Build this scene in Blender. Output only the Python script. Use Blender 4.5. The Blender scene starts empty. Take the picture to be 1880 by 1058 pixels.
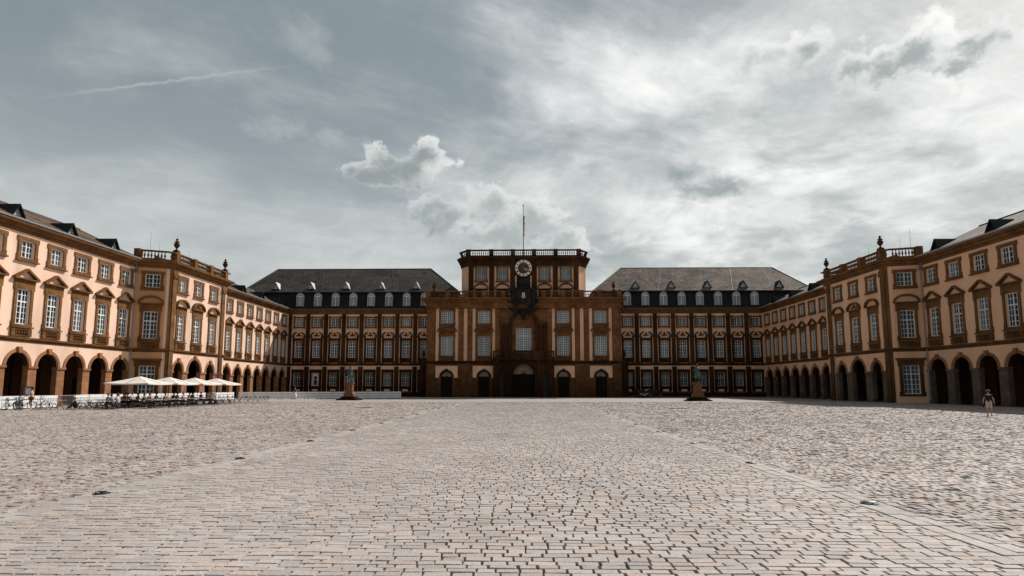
import bpy, bmesh, math, random
import numpy as np
from mathutils import Vector, Matrix
random.seed(7); rng = np.random.default_rng(11)
PI = math.pi; R = math.radians
C = bpy.context.scene.collection
SC = bpy.context.scene

# ------------------------------------------------------------------ camera
S = 1.0857                      # palace measurements below are multiplied by this
EYE = 1.9
F = 1110.0; TH = math.atan(.113); PSI = math.atan(25/1110)
SHY = (182 - F*.113)/1880
cam = bpy.data.cameras.new("camera"); co = bpy.data.objects.new("camera", cam); C.objects.link(co)
co.location = (0, 0, EYE); co.rotation_euler = (PI/2+TH, 0, PSI)
cam.sensor_width = 36; cam.lens = F/1880*36; cam.shift_y = SHY; cam.clip_end = 9000; cam.clip_start = .1
SC.camera = co
CM = Matrix.Rotation(PSI, 3, 'Z') @ Matrix.Rotation(PI/2+TH, 3, 'X')
def ray(px, py):
    v = Vector(((px-940)/F, -(py-529-SHY*1880)/F, -1))
    v = CM @ v
    return v.normalized()
def ground(px, py):
    d = ray(px, py); t = -EYE/d.z
    return Vector((d.x*t, d.y*t, 0))
def px_of(p):
    q = CM.transposed() @ (Vector(p)-Vector((0, 0, EYE)))
    return 940+F*q.x/-q.z, 529+SHY*1880-F*q.y/-q.z

# ------------------------------------------------------------------ materials
def newmat(name):
    m = bpy.data.materials.new(name); m.use_nodes = True
    nt = m.node_tree; b = nt.nodes['Principled BSDF']
    return m, nt, b
def N(nt, t, **kw):
    n = nt.nodes.new(t)
    for k, v in kw.items():
        if k.startswith('i_'):
            n.inputs[int(k[2:]) if k[2:].isdigit() else k[2:].replace('_', ' ')].default_value = v
        else: setattr(n, k, v)
    return n
def L(nt, a, b): nt.links.new(a, b)
def c4(c): return (c[0], c[1], c[2], 1)
def ramp(nt, fac, stops):
    r = nt.nodes.new('ShaderNodeValToRGB'); L(nt, fac, r.inputs[0])
    e = r.color_ramp.elements
    while len(e) < len(stops): e.new(.5)
    for k, (p, c) in enumerate(stops): e[k].position = p; e[k].color = c4(c)
    return r.outputs[0]
def math_(nt, op, a, b=None, c=None, clamp=False):
    n = nt.nodes.new('ShaderNodeMath'); n.operation = op; n.use_clamp = clamp
    for i, v in enumerate((a, b, c)):
        if v is None: continue
        if isinstance(v, (int, float)): n.inputs[i].default_value = v
        else: L(nt, v, n.inputs[i])
    return n.outputs[0]
def mixc(nt, f, a, b, mode='MIX'):
    n = nt.nodes.new('ShaderNodeMix'); n.data_type = 'RGBA'; n.blend_type = mode
    for i, v in ((0, f), (6, a), (7, b)):
        if isinstance(v, (int, float)): n.inputs[i].default_value = v
        elif isinstance(v, tuple): n.inputs[i].default_value = c4(v)
        else: L(nt, v, n.inputs[i])
    return n.outputs[2]
def noisy(name, ca, cb, scale=1.0, rough=.9, bump=.0, streak=False, spec=.3, metal=0, detail=6, brick=None, dirt=None, foot=None):
    m, nt, b = newmat(name)
    tc = N(nt, 'ShaderNodeTexCoord')
    mp = N(nt, 'ShaderNodeMapping'); L(nt, tc.outputs['Object'], mp.inputs[0])
    if streak: mp.inputs['Scale'].default_value = (1, 1, .22)
    n1 = N(nt, 'ShaderNodeTexNoise'); n1.inputs['Scale'].default_value = scale; n1.inputs['Detail'].default_value = detail
    n1.inputs['Roughness'].default_value = .65
    L(nt, mp.outputs[0], n1.inputs['Vector'])
    col = ramp(nt, n1.outputs[0], [(.3, ca), (.7, cb)])
    if brick:
        bw, bh, amt = brick
        sx = N(nt, 'ShaderNodeSeparateXYZ'); L(nt, tc.outputs['Object'], sx.inputs[0])
        cx = N(nt, 'ShaderNodeCombineXYZ')
        L(nt, math_(nt, 'ADD', sx.outputs[0], sx.outputs[1]), cx.inputs[0]); L(nt, sx.outputs[2], cx.inputs[1])
        bt = N(nt, 'ShaderNodeTexBrick'); L(nt, cx.outputs[0], bt.inputs['Vector'])
        bt.inputs['Scale'].default_value = 1; bt.inputs['Brick Width'].default_value = bw; bt.inputs['Row Height'].default_value = bh
        bt.inputs['Mortar Size'].default_value = .02; bt.inputs['Mortar Smooth'].default_value = .3
        bt.inputs['Color1'].default_value = (1, 1, 1, 1); bt.inputs['Color2'].default_value = (.62, .6, .6, 1); bt.inputs['Mortar'].default_value = (.42, .4, .4, 1)
        bt.inputs['Bias'].default_value = -.3
        col = mixc(nt, amt, col, bt.outputs[0], 'MULTIPLY')
    if dirt:   # soot and damp: large low-frequency darkening
        n2 = N(nt, 'ShaderNodeTexNoise'); n2.inputs['Scale'].default_value = .35; n2.inputs['Detail'].default_value = 8
        n2.inputs['Distortion'].default_value = .6
        L(nt, mp.outputs[0], n2.inputs['Vector'])
        d = ramp(nt, n2.outputs[0], [(.35, (dirt, dirt, dirt)), (.62, (1, 1, 1))])
        col = mixc(nt, 1.0, col, d, 'MULTIPLY')
    if foot:   # colour darkens steadily towards the ground
        sz = N(nt, 'ShaderNodeSeparateXYZ'); L(nt, tc.outputs['Object'], sz.inputs[0])
        fr = N(nt, 'ShaderNodeMapRange'); L(nt, sz.outputs[2], fr.inputs[0]); fr.inputs[1].default_value = 0; fr.inputs[2].default_value = 9.5; fr.inputs[3].default_value = foot; fr.inputs[4].default_value = 1
        vm = N(nt, 'ShaderNodeCombineXYZ'); [L(nt, fr.outputs[0], vm.inputs[q]) for q in range(3)]
        col = mixc(nt, 1.0, col, vm.outputs[0], 'MULTIPLY')
    L(nt, col, b.inputs['Base Color'])
    b.inputs['Roughness'].default_value = rough; b.inputs['Specular IOR Level'].default_value = spec; b.inputs['Metallic'].default_value = metal
    if bump:
        n3 = N(nt, 'ShaderNodeTexNoise'); n3.inputs['Scale'].default_value = scale*6; n3.inputs['Detail'].default_value = 4
        L(nt, tc.outputs['Object'], n3.inputs['Vector'])
        bp = N(nt, 'ShaderNodeBump'); bp.inputs['Strength'].default_value = bump; bp.inputs['Distance'].default_value = .05
        L(nt, n3.outputs[0], bp.inputs['Height']); L(nt, bp.outputs[0], b.inputs['Normal'])
    return m
M = {}
M['plaster'] = noisy('plaster', (.80, .54, .405), (.9, .635, .49), .6, .95, .12, True, .1, dirt=.8)
M['plaster_right'] = noisy('plaster_shaded_side', (.86, .50, .31), (.94, .585, .38), .6, .95, .12, True, .1, dirt=.86)  # same plaster as the left; the shaded wing's warm tone is in the colour
M['plaster_dim'] = noisy('plaster_end_shade', (.58, .31, .155), (.68, .37, .195), .6, .95, .1, True, .1, dirt=.84)  # left pavilion end wall: its shade is put into the plaster colour
M['plaster_rear'] = noisy('plaster_rear', (.84, .50, .325), (.93, .585, .40), .8, .95, .1, True, .1, dirt=.75)  # same plaster again, colour lifted and warmed for fronts lying in shade
M['stone'] = noisy('sandstone', (.155, .072, .027), (.27, .135, .056), 1.1, .92, .3, False, .1, brick=(.9, .42, .5), dirt=.68, foot=.4)
M['stone_mid'] = noisy('warm_sandstone_front', (.155, .07, .029), (.31, .143, .06), 1.1, .92, .3, False, .1, brick=(.9, .42, .5), dirt=.66, foot=.33)
M['stone_pier'] = noisy('sandstone_pier', (.27, .125, .062), (.42, .205, .105), 1.1, .92, .3, False, .15, brick=(1.1, .5, .55), dirt=.75)
M['stone_dark'] = noisy('dark_sandstone', (.04, .02, .011), (.12, .052, .023), 1.3, .92, .3, True, .1, brick=(.9, .42, .35), dirt=.55, foot=.35)  # darkest of the sandstone tones
M['stone_pier_shade'] = noisy('sandstone_pier_shade', (.13, .092, .066), (.21, .155, .115), 1.1, .92, .3, False, .1, brick=(1.1, .5, .55), dirt=.7)  # right arcade copy of the pier stone, shade put into its colour
M['arcade'] = noisy('arcade_wall', (.06, .03, .015), (.1, .05, .026), .5, .95, .1, True, .1, dirt=.7)  # walls and soffits coloured darker to paint in the arcade's shade
def slate(name, ca, cb, rough, spec):
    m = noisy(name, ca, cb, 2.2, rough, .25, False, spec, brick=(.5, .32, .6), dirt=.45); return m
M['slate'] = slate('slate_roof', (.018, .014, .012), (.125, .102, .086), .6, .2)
M['slate_sun'] = slate('slate_roof_sunlit', (.035, .024, .018), (.36, .285, .23), .8, .12)  # same slate on the right-hand roofs, sun brightness put into the colour
M['slate_dark'] = slate('slate_mansard', (.012, .012, .013), (.03, .029, .03), .75, .2)
M['slate_brown'] = slate('slate_side', (.04, .024, .016), (.23, .15, .105), .75, .12)
M['zinc'] = noisy('zinc_flashing', (.28, .31, .33), (.42, .45, .47), 3, .5, 0, False, .5, .3)
M['zinc_dark'] = noisy('dark_zinc', (.05, .055, .06), (.1, .105, .11), 3, .5, 0, False, .5, .2)
M['white'] = noisy('white_window_paint', (.66, .69, .71), (.76, .79, .8), 4, .6, 0, False, .4)
M['white_dim'] = noisy('weathered_window_paint', (.3, .32, .33), (.42, .44, .45), 4, .7, 0, False, .3)
M['door'] = noisy('dark_oak_door', (.008, .006, .005), (.02, .014, .01), 4, .8, .2, True, .05)
M['gilt'] = noisy('gilded_metal', (.42, .3, .2), (.6, .46, .33), 6, .5, 0, False, .5, .2)
M['cream'] = noisy('cream_dial', (.85, .68, .55), (.93, .78, .65), 5, .6, 0, False, .4)
M['black'] = noisy('black_paint', (.008, .008, .009), (.018, .018, .02), 5, .5, 0, False, .4)
M['dial_blue'] = noisy('dial_centre', (.05, .06, .075), (.09, .03, .015), .9, .5, 0)
M['iron'] = noisy('dark_bronze', (.005, .005, .005), (.014, .014, .013), 3, .6, .3, False, .25, 0)
M['bronze'] = noisy('verdigris_bronze', (.028, .05, .047), (.11, .175, .165), 3.5, .6, .3, True, .4, .2)
M['granite_red'] = noisy('red_granite', (.12, .045, .02), (.2, .08, .036), 5, .55, 0, False, .3)
M['stud_metal'] = noisy('dull_stud_metal', (.09, .1, .105), (.17, .18, .185), 8, .5, 0, False, .4, .5)
M['canvas'] = noisy('cream_canvas', (.66, .6, .56), (.74, .68, .64), 2, .95, .0, False, .1)
M['barrier'] = noisy('white_plastic', (.8, .82, .83), (.9, .91, .92), 1.5, .5, 0, False, .4, dirt=.85)
M['rubber'] = noisy('black_rubber', (.012, .012, .013), (.025, .025, .026), 6, .8, 0)
M['galv'] = noisy('galvanised_steel', (.22, .23, .24), (.34, .35, .36), 8, .45, 0, False, .5, .7)
M['tablewood'] = noisy('table_wood', (.26, .19, .13), (.38, .29, .2), 3, .6, 0)
M['darkwood'] = noisy('dark_slats', (.03, .024, .02), (.06, .048, .04), 4, .6, 0)
M['blackmetal'] = noisy('black_metal', (.012, .013, .014), (.03, .031, .033), 6, .4, 0, False, .5, .5)
M['skin'] = noisy('skin', (.4, .22, .15), (.48, .27, .19), 8, .6, 0)
M['hair'] = noisy('dark_hair', (.012, .009, .007), (.03, .02, .014), 20, .6, .2)
M['hair_brown'] = noisy('brown_hair', (.05, .028, .016), (.09, .05, .03), 20, .6, .2)
M['carpaint'] = noisy('black_car_paint', (.008, .009, .011), (.012, .013, .016), 2, .25, 0, False, .6)
M['carglass'] = noisy('car_glass', (.01, .012, .014), (.02, .022, .024), 2, .08, 0, False, .8)
M['lamp'] = noisy('lamp_glass', (.5, .52, .53), (.6, .62, .63), 2, .15, 0, False, .8)
M['poster'] = noisy('poster_print', (.5, .5, .5), (.62, .62, .62), 2, .5, 0)
M['red'] = noisy('red_cloth', (.3, .03, .02), (.4, .05, .03), 6, .8, 0)
M['maroon'] = noisy('dark_red_paint', (.08, .012, .01), (.12, .02, .015), 6, .6, 0)
M['gold'] = noisy('gold_cloth', (.5, .3, .03), (.6, .38, .05), 6, .8, 0)
def cloth(name, c):
    k = 'cloth_'+name
    if k not in M: M[k] = noisy(k, tuple(x*.8 for x in c), tuple(min(1, x*1.15) for x in c), 9, .9, .1)
    return M[k]
def glassmat(name, ca, cb, rough, sc=.5, spec=.35):
    m, nt, b = newmat(name)
    tc = N(nt, 'ShaderNodeTexCoord'); oi = N(nt, 'ShaderNodeObjectInfo')
    va = N(nt, 'ShaderNodeVectorMath', operation='ADD'); L(nt, tc.outputs['Object'], va.inputs[0]); 
    sc_ = N(nt, 'ShaderNodeVectorMath', operation='SCALE'); L(nt, oi.outputs['Location'], sc_.inputs[0]); sc_.inputs[3].default_value = 1.7
    L(nt, sc_.outputs[0], va.inputs[1])
    n1 = N(nt, 'ShaderNodeTexNoise'); n1.inputs['Scale'].default_value = sc; n1.inputs['Detail'].default_value = 3; L(nt, va.outputs[0], n1.inputs['Vector'])
    g_ = ramp(nt, n1.outputs[0], [(.38, ca), (.62, cb)])
    g_ = mixc(nt, math_(nt, 'MULTIPLY', math_(nt, 'GREATER_THAN', oi.outputs['Random'], .72), .55), g_, (.16, .165, .165))
    L(nt, mixc(nt, 1.0, g_, ramp(nt, oi.outputs['Random'], [(0, (.55, .55, .55)), (1, (1.25, 1.25, 1.25))]), 'MULTIPLY'), b.inputs['Base Color'])
    b.inputs['Roughness'].default_value = rough; b.inputs['IOR'].default_value = 1.45; b.inputs['Specular IOR Level'].default_value = spec
    n2 = N(nt, 'ShaderNodeTexNoise'); n2.inputs['Scale'].default_value = 1.3; L(nt, va.outputs[0], n2.inputs['Vector'])
    bp = N(nt, 'ShaderNodeBump'); bp.inputs['Strength'].default_value = .25; bp.inputs['Distance'].default_value = .02; L(nt, n2.outputs[0], bp.inputs['Height']); L(nt, bp.outputs[0], b.inputs['Normal'])
    return m
M['glass'] = glassmat('window_glass', (.012, .014, .016), (.04, .045, .05), .06)
M['glass_curtain'] = glassmat('window_glass_with_blind', (.13, .165, .18), (.22, .265, .285), .12, .8, .5)  # blind tone; the grey-blue also paints in a sky reflection
M['glass_dim'] = glassmat('window_glass_ground_floor', (.008, .012, .016), (.03, .045, .055), .1)

def stonemat(name):
    m, nt, b = newmat(name)
    at = N(nt, 'ShaderNodeAttribute'); at.attribute_name = 'Col'
    tc = N(nt, 'ShaderNodeTexCoord')
    n1 = N(nt, 'ShaderNodeTexNoise'); n1.inputs['Scale'].default_value = 28; n1.inputs['Detail'].default_value = 5; L(nt, tc.outputs['Object'], n1.inputs['Vector'])
    n0 = N(nt, 'ShaderNodeTexNoise'); n0.inputs['Scale'].default_value = .35; n0.inputs['Detail'].default_value = 5; L(nt, tc.outputs['Object'], n0.inputs['Vector'])
    col = mixc(nt, 1.0, at.outputs[0], ramp(nt, n1.outputs[0], [(.3, (.78, .77, .76)), (.7, (1.14, 1.14, 1.14))]), 'MULTIPLY')
    col = mixc(nt, 1.0, col, ramp(nt, n0.outputs[0], [(.3, (.86, .85, .84)), (.6, (1.04, 1.04, 1.04))]), 'MULTIPLY')
    L(nt, col, b.inputs['Base Color']); b.inputs['Roughness'].default_value = .75; b.inputs['Specular IOR Level'].default_value = .3
    bp = N(nt, 'ShaderNodeBump'); bp.inputs['Strength'].default_value = .35; bp.inputs['Distance'].default_value = .01; L(nt, n1.outputs[0], bp.inputs['Height']); L(nt, bp.outputs[0], b.inputs['Normal'])
    return m
M['setts'] = stonemat('granite_setts')
def farpave():
    m, nt, b = newmat('distant_paving')
    tc = N(nt, 'ShaderNodeTexCoord')
    v = N(nt, 'ShaderNodeTexVoronoi'); v.inputs['Scale'].default_value = 5; L(nt, tc.outputs['Object'], v.inputs['Vector'])
    n0 = N(nt, 'ShaderNodeTexNoise'); n0.inputs['Scale'].default_value = .25; n0.inputs['Detail'].default_value = 8; L(nt, tc.outputs['Object'], n0.inputs['Vector'])
    hs = N(nt, 'ShaderNodeSeparateColor'); L(nt, v.outputs['Color'], hs.inputs[0])
    col = ramp(nt, hs.outputs[0], [(0, (.23, .2, .18)), (.5, (.32, .285, .26)), (1, (.39, .36, .335))])
    col = mixc(nt, 1.0, col, ramp(nt, n0.outputs[0], [(.3, (.85, .84, .83)), (.65, (1.05, 1.05, 1.05))]), 'MULTIPLY')
    L(nt, col, b.inputs['Base Color']); b.inputs['Roughness'].default_value = .85
    bp = N(nt, 'ShaderNodeBump'); bp.inputs['Strength'].default_value = .8; bp.inputs['Distance'].default_value = .03; L(nt, v.outputs['Distance'], bp.inputs['Height']); L(nt, bp.outputs[0], b.inputs['Normal'])
    return m
M['farpave'] = farpave()
M['joint'] = noisy('joint_soil', (.028, .018, .012), (.09, .055, .035), 5, .98, .3)

# ------------------------------------------------------------------ mesh helper
class MB:
    def __init__(s): s.v = []; s.f = []
    def add(s, vs, fs):
        o = len(s.v); s.v += [tuple(p) for p in vs]; s.f += [tuple(i+o for i in f) for f in fs]
    def quad(s, *p): s.add(p, [tuple(range(len(p)))])
    def box(s, x0, x1, y0, y1, z0, z1):
        s.add([(x0,y0,z0),(x1,y0,z0),(x1,y1,z0),(x0,y1,z0),(x0,y0,z1),(x1,y0,z1),(x1,y1,z1),(x0,y1,z1)],
              [(0,3,2,1),(4,5,6,7),(0,1,5,4),(1,2,6,5),(2,3,7,6),(3,0,4,7)])
    def prism(s, poly, y0, y1):      # polygon in xz (counter clockwise seen from -y), extruded in y
        n = len(poly)
        s.add([(x, y0, z) for x, z in poly]+[(x, y1, z) for x, z in poly],
              [tuple(range(n)), tuple(range(2*n-1, n-1, -1))]+[(i, i+n, (i+1) % n+n, (i+1) % n) for i in range(n)])
    def band(s, inner, outer, y0, y1):   # ring strip between two xz polylines, extruded
        n = len(inner)
        for i in range(n-1):
            a, b, c, d = inner[i], inner[i+1], outer[i+1], outer[i]
            s.prism([a, b, c, d], y0, y1)
    def lathe(s, prof, cx=0, cy=0, z0=0, n=10, k=1.0):
        o = len(s.v)
        for r, z in prof:
            for i in range(n):
                a = 2*PI*i/n; s.v.append((cx+r*k*math.cos(a), cy+r*k*math.sin(a), z0+z*k))
        for j in range(len(prof)-1):
            for i in range(n):
                s.f.append((o+j*n+i, o+j*n+(i+1) % n, o+(j+1)*n+(i+1) % n, o+(j+1)*n+i))
        s.f.append(tuple(o+i for i in range(n-1, -1, -1))); s.f.append(tuple(o+(len(prof)-1)*n+i for i in range(n)))
    def tube(s, a, b, r, r2=None, n=8):
        a = Vector(a); b = Vector(b); r2 = r if r2 is None else r2
        d = (b-a).normalized(); u = d.orthogonal().normalized(); w = d.cross(u); o = len(s.v)
        for p, rr in ((a, r), (b, r2)):
            for i in range(n):
                t = 2*PI*i/n; s.v.append(tuple(p+u*rr*math.cos(t)+w*rr*math.sin(t)))
        for i in range(n): s.f.append((o+i, o+(i+1) % n, o+n+(i+1) % n, o+n+i))
        s.f.append(tuple(o+i for i in range(n-1, -1, -1))); s.f.append(tuple(o+n+i for i in range(n)))
    def path(s, pts, r, n=6):
        for a, b in zip(pts, pts[1:]): s.tube(a, b, r, n=n)
    def sphere(s, c, r, n=10, m=7, sc=(1,1,1)):
        pr = [(math.sin(PI*j/m), -math.cos(PI*j/m)) for j in range(m+1)]
        o = len(s.v)
        for rr, z in pr:
            for i in range(n):
                a = 2*PI*i/n; s.v.append((c[0]+r*sc[0]*max(rr, .02)*math.cos(a), c[1]+r*sc[1]*max(rr, .02)*math.sin(a), c[2]+r*sc[2]*z))
        for j in range(m):
            for i in range(n): s.f.append((o+j*n+i, o+j*n+(i+1) % n, o+(j+1)*n+(i+1) % n, o+(j+1)*n+i))
    def sweep(s, path, prof, closed=False):
        """profile (d outward, z) swept along xy path; outward = right-hand side of travel (-y for +x travel)"""
        P = [Vector(p) for p in path]; n = len(P); o = len(s.v); k = len(prof)
        for i in range(n):
            ds = []
            if i > 0: ds.append((P[i]-P[i-1]).normalized())
            if i < n-1: ds.append((P[i+1]-P[i]).normalized())
            ns = [Vector((d.y, -d.x)) for d in ds]
            m = ns[0] if len(ns) == 1 else (ns[0]+ns[1]).normalized()
            sc = 1/max(.3, m.dot(ns[0]))
            for d, z in prof: q = P[i]+m*d*sc; s.v.append((q.x, q.y, z))
        for i in range(n-1):
            for j in range(k):
                a = o+i*k+j; b = o+i*k+(j+1) % k
                s.f.append((a, b, b+k, a+k))
        s.f.append(tuple(o+j for j in range(k-1, -1, -1))); s.f.append(tuple(o+(n-1)*k+j for j in range(k)))
    def mesh(s, name, mat, k=1.0, smooth=False):
        me = bpy.data.meshes.new(name)
        me.from_pydata([(x*k, y*k, z*k) for x, y, z in s.v], [], s.f); me.update()
        bm = bmesh.new(); bm.from_mesh(me); bmesh.ops.recalc_face_normals(bm, faces=bm.faces); bm.to_mesh(me); bm.free()
        if smooth: me.shade_smooth()
        me.materials.append(mat); return me
def link(name, data, parent=None, loc=(0,0,0), rz=0, label=None):
    o = bpy.data.objects.new(name, data); C.objects.link(o)
    o.location = loc; o.rotation_euler = (0, 0, rz)
    if parent: o.parent = parent
    if label: o['label'] = label
    return o
def part(name, mb, mat, parent, loc=(0,0,0), rz=0, k=1.0, smooth=False, label=None):
    return link(name, mb.mesh(name, M[mat] if isinstance(mat, str) else mat, k, smooth), parent, tuple(c*k for c in loc), rz, label)
def thing(name, label, cat, loc=(0,0,0), rz=0, group=None):
    o = link(name, None, None, loc, rz, label); o['category'] = cat
    if group: o['group'] = group
    return o
def tag(o, label, cat, group=None):
    o['label'] = label; o['category'] = cat
    if group: o['group'] = group
    return o
def dup(root, loc, rz, label=None, group=None):
    r = root.copy(); C.objects.link(r); r.location = loc; r.rotation_euler = (0, 0, rz)
    if label: r['label'] = label
    if group: r['group'] = group
    for ch in list(root.children):
        c = ch.copy(); C.objects.link(c); c.parent = r
        for g in list(ch.children):
            d = g.copy(); C.objects.link(d); d.parent = c
    return r
def bpart(name, mb, mat, parent, loc=(0,0,0), rz=0, smooth=False, label=None):   # palace part (scaled)
    return part(name, mb, mat, parent, loc, rz, S, smooth, label)

# ------------------------------------------------------------------ walls
def wall(mb, u0, u1, v0, v1, rects=(), arches=(), y=0.0, rev=.3, arev=1.0):
    """front wall in plane y, outward -y. rects (ua,ub,va,vb); arches (uc,half,va,spring,rise)"""
    us = {u0, u1}; vs = {v0, v1}
    boxes = [(a, b, c, d) for a, b, c, d in rects]
    for uc, h, va, sp, ri in arches: boxes.append((uc-h, uc+h, va, sp+ri))
    for a, b, c, d in boxes: us |= {a, b}; vs |= {c, d}
    us = sorted(x for x in us if u0-1e-6 <= x <= u1+1e-6); vs = sorted(x for x in vs if v0-1e-6 <= x <= v1+1e-6)
    for j in range(len(vs)-1):
        run = None
        for i in range(len(us)):
            hole = True
            if i < len(us)-1:
                cu = (us[i]+us[i+1])/2; cv = (vs[j]+vs[j+1])/2
                hole = any(a < cu < b and c < cv < d for a, b, c, d in boxes)
            if not hole and run is None: run = us[i]
            if hole and run is not None:
                mb.quad((run, y, vs[j]), (us[i], y, vs[j]), (us[i], y, vs[j+1]), (run, y, vs[j+1])); run = None
    for a, b, c, d in rects:
        e = y+rev
        mb.quad((a,y,c),(a,e,c),(a,e,d),(a,y,d)); mb.quad((b,y,c),(b,y,d),(b,e,d),(b,e,c))
        mb.quad((a,y,d),(a,e,d),(b,e,d),(b,y,d)); mb.quad((a,y,c),(b,y,c),(b,e,c),(a,e,c))
    for uc, h, va, sp, ri in arches:
        n = 14; pts = [(uc-h*math.cos(PI*i/n), sp+ri*math.sin(PI*i/n)) for i in range(n+1)]
        e = y+arev; top = sp+ri
        for (xa, za), (xb, zb) in zip(pts, pts[1:]):
            if top-min(za, zb) > 1e-4: mb.quad((xa,y,za),(xb,y,zb),(xb,y,top),(xa,y,top))
            mb.quad((xa,y,za),(xa,e,za),(xb,e,zb),(xb,y,zb))
        if sp > va+1e-4:
            for x in (uc-h, uc+h): mb.quad((x,y,va),(x,e,va),(x,e,sp),(x,y,sp))
def arc(uc, r, sp, ri, n=14, a0=0, a1=PI):
    return [(uc-r*math.cos(a0+(a1-a0)*i/n), sp+ri*math.sin(a0+(a1-a0)*i/n)) for i in range(n+1)]
BAL = [(.07, 0), (.07, .06), (.035, .12), (.055, .22), (.1, .36), (.075, .5), (.035, .64), (.03, .72), (.06, .78), (.06, .84)]
def balusters(mb, p0, p1, z0, h, step=.33, n=7, k=1.15):
    step = min(step, .3) if step < .4 else .35
    p0 = Vector(p0); p1 = Vector(p1); Ln = (p1-p0).length; c = max(1, int(Ln/step))
    for i in range(c):
        q = p0+(p1-p0)*((i+.5)/c)
        mb.lathe([(r*k, z*h/.84) for r, z in BAL], q.x, q.y, z0, n)
URN = [(.22, 0), (.24, .12), (.1, .2), (.09, .3), (.2, .42), (.34, .62), (.4, .85), (.36, 1.02), (.2, 1.08), (.22, 1.16), (.38, 1.2), (.3, 1.3), (.14, 1.4), (.1, 1.5), (.2, 1.58), (.12, 1.72), (.02, 1.82)]

# ------------------------------------------------------------------ window kinds (cached meshes, palace scale)
KW = {}
def bars(mb, a, v0, v1, nx, ny, y, transom=None, thin=.045, thick=.09):
    mb.box(-a, -a+thick, y-.05, y+.03, v0, v1); mb.box(a-thick, a, y-.05, y+.03, v0, v1)
    mb.box(-a+thick, a-thick, y-.05, y+.03, v0, v0+thick); mb.box(-a+thick, a-thick, y-.05, y+.03, v1-thick, v1)
    mb.box(-thick*.6, thick*.6, y-.06, y+.02, v0+thick, v1-thick)
    if transom: mb.box(-a+thick, a-thick, y-.065, y+.02, transom-.06, transom+.06)
    for i in range(1, nx):
        if nx % 2 == 0 and i == nx//2: continue
        x = -a+2*a*i/nx; mb.box(x-thin/2, x+thin/2, y-.03, y+.02, v0+thick, v1-thick)
    for j in range(1, ny):
        z = v0+(v1-v0)*j/ny
        if transom and abs(z-transom) < .15: continue
        mb.box(-a+thick, a-thick, y-.033, y+.018, z-thin/2, z+thin/2)
def surround(mb, a, v0, v1, w, top=None, ears=True, proud=.1, sill=True, rows=0):
    t = v1+w if top is None else top
    mb.box(-a-w, -a, -proud, .0, v0-w*.7, t); mb.box(a, a+w, -proud, .0, v0-w*.7, t)
    mb.box(-a, a, -proud, .0, v1, t); mb.box(-a, a, -proud, .0, v0-w*.7, v0)
    if ears:
        mb.box(-a-w-.12, -a-w, -proud+.02, 0, v1-.1, t); mb.box(a+w, a+w+.12, -proud+.02, 0, v1-.1, t)
        mb.box(-a-w-.1, -a-w, -proud+.02, 0, v0-w*.7, v0+.25); mb.box(a+w, a+w+.1, -proud+.02, 0, v0-w*.7, v0+.25)
    if sill: mb.box(-a-w-.14, a+w+.14, -proud-.14, -.001, v0-w*.7-.12, v0-w*.7)
def ped_tri(mb, hw, v, h, out=.34):
    mb.box(-hw, hw, -out, 0, v, v+.13)
    t = .2
    mb.prism([(-hw, v+.13), (-hw+.25, v+.13), (0, v+h-t*.9), (0, v+h), (-hw, v+.2)], -out, 0)
    mb.prism([(hw-.25, v+.13), (hw, v+.13), (hw, v+.2), (0, v+h), (0, v+h-t*.9)], -out, 0)
def ped_seg(mb, hw, v, h, out=.34, t=.2):
    mb.box(-hw, hw, -out+.02, 0, v, v+.12)
    inn = arc(0, hw-.06-t*.4, v+.12, h-t-.12, 12); ou = arc(0, hw, v+.12, h-.12, 12)
    mb.band(inn, ou, -out, 0)
def apron(mb, a, w, v0, v1):
    mb.box(-a-w-.06, -a+.05, -.16, 0, v0, v1); mb.box(a-.05, a+w+.06, -.16, 0, v0, v1)
    mb.box(-a+.05, a-.05, -.04, 0, v0, v1); mb.box(-a+.05, a-.05, -.15, -.04, v1-.1, v1); mb.box(-a+.05, a-.05, -.15, -.04, v0, v0+.1)
    n = 5
    for i in range(n):
        mb.lathe([(r*1.1, z*(v1-v0-.2)/.84) for r, z in BAL], -a+.05+(2*a-.1)*(i+.5)/n, -.1, v0+.1, 6)
def kind(key, build):
    if key not in KW: KW[key] = build()
    return KW[key]
def mk(parts):   # list of (name, mb, mat)
    return [(n, mb.mesh(n, M[m], S)) for n, mb, m in parts]
def put(key, parent, u, y=0.0, rz=0, vx=None, label=None):
    ps = KW[key]; base = vx if vx else (u, y)
    o = link(ps[0][0], ps[0][1], parent, (base[0]*S, base[1]*S, 0), rz, label)
    for n, me in ps[1:]: link(n, me, o)
    return o
def pane(a, v0, v1, y):
    mb = MB(); mb.quad((-a, y, v0), (a, y, v0), (a, y, v1), (-a, y, v1)); return mb
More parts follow.
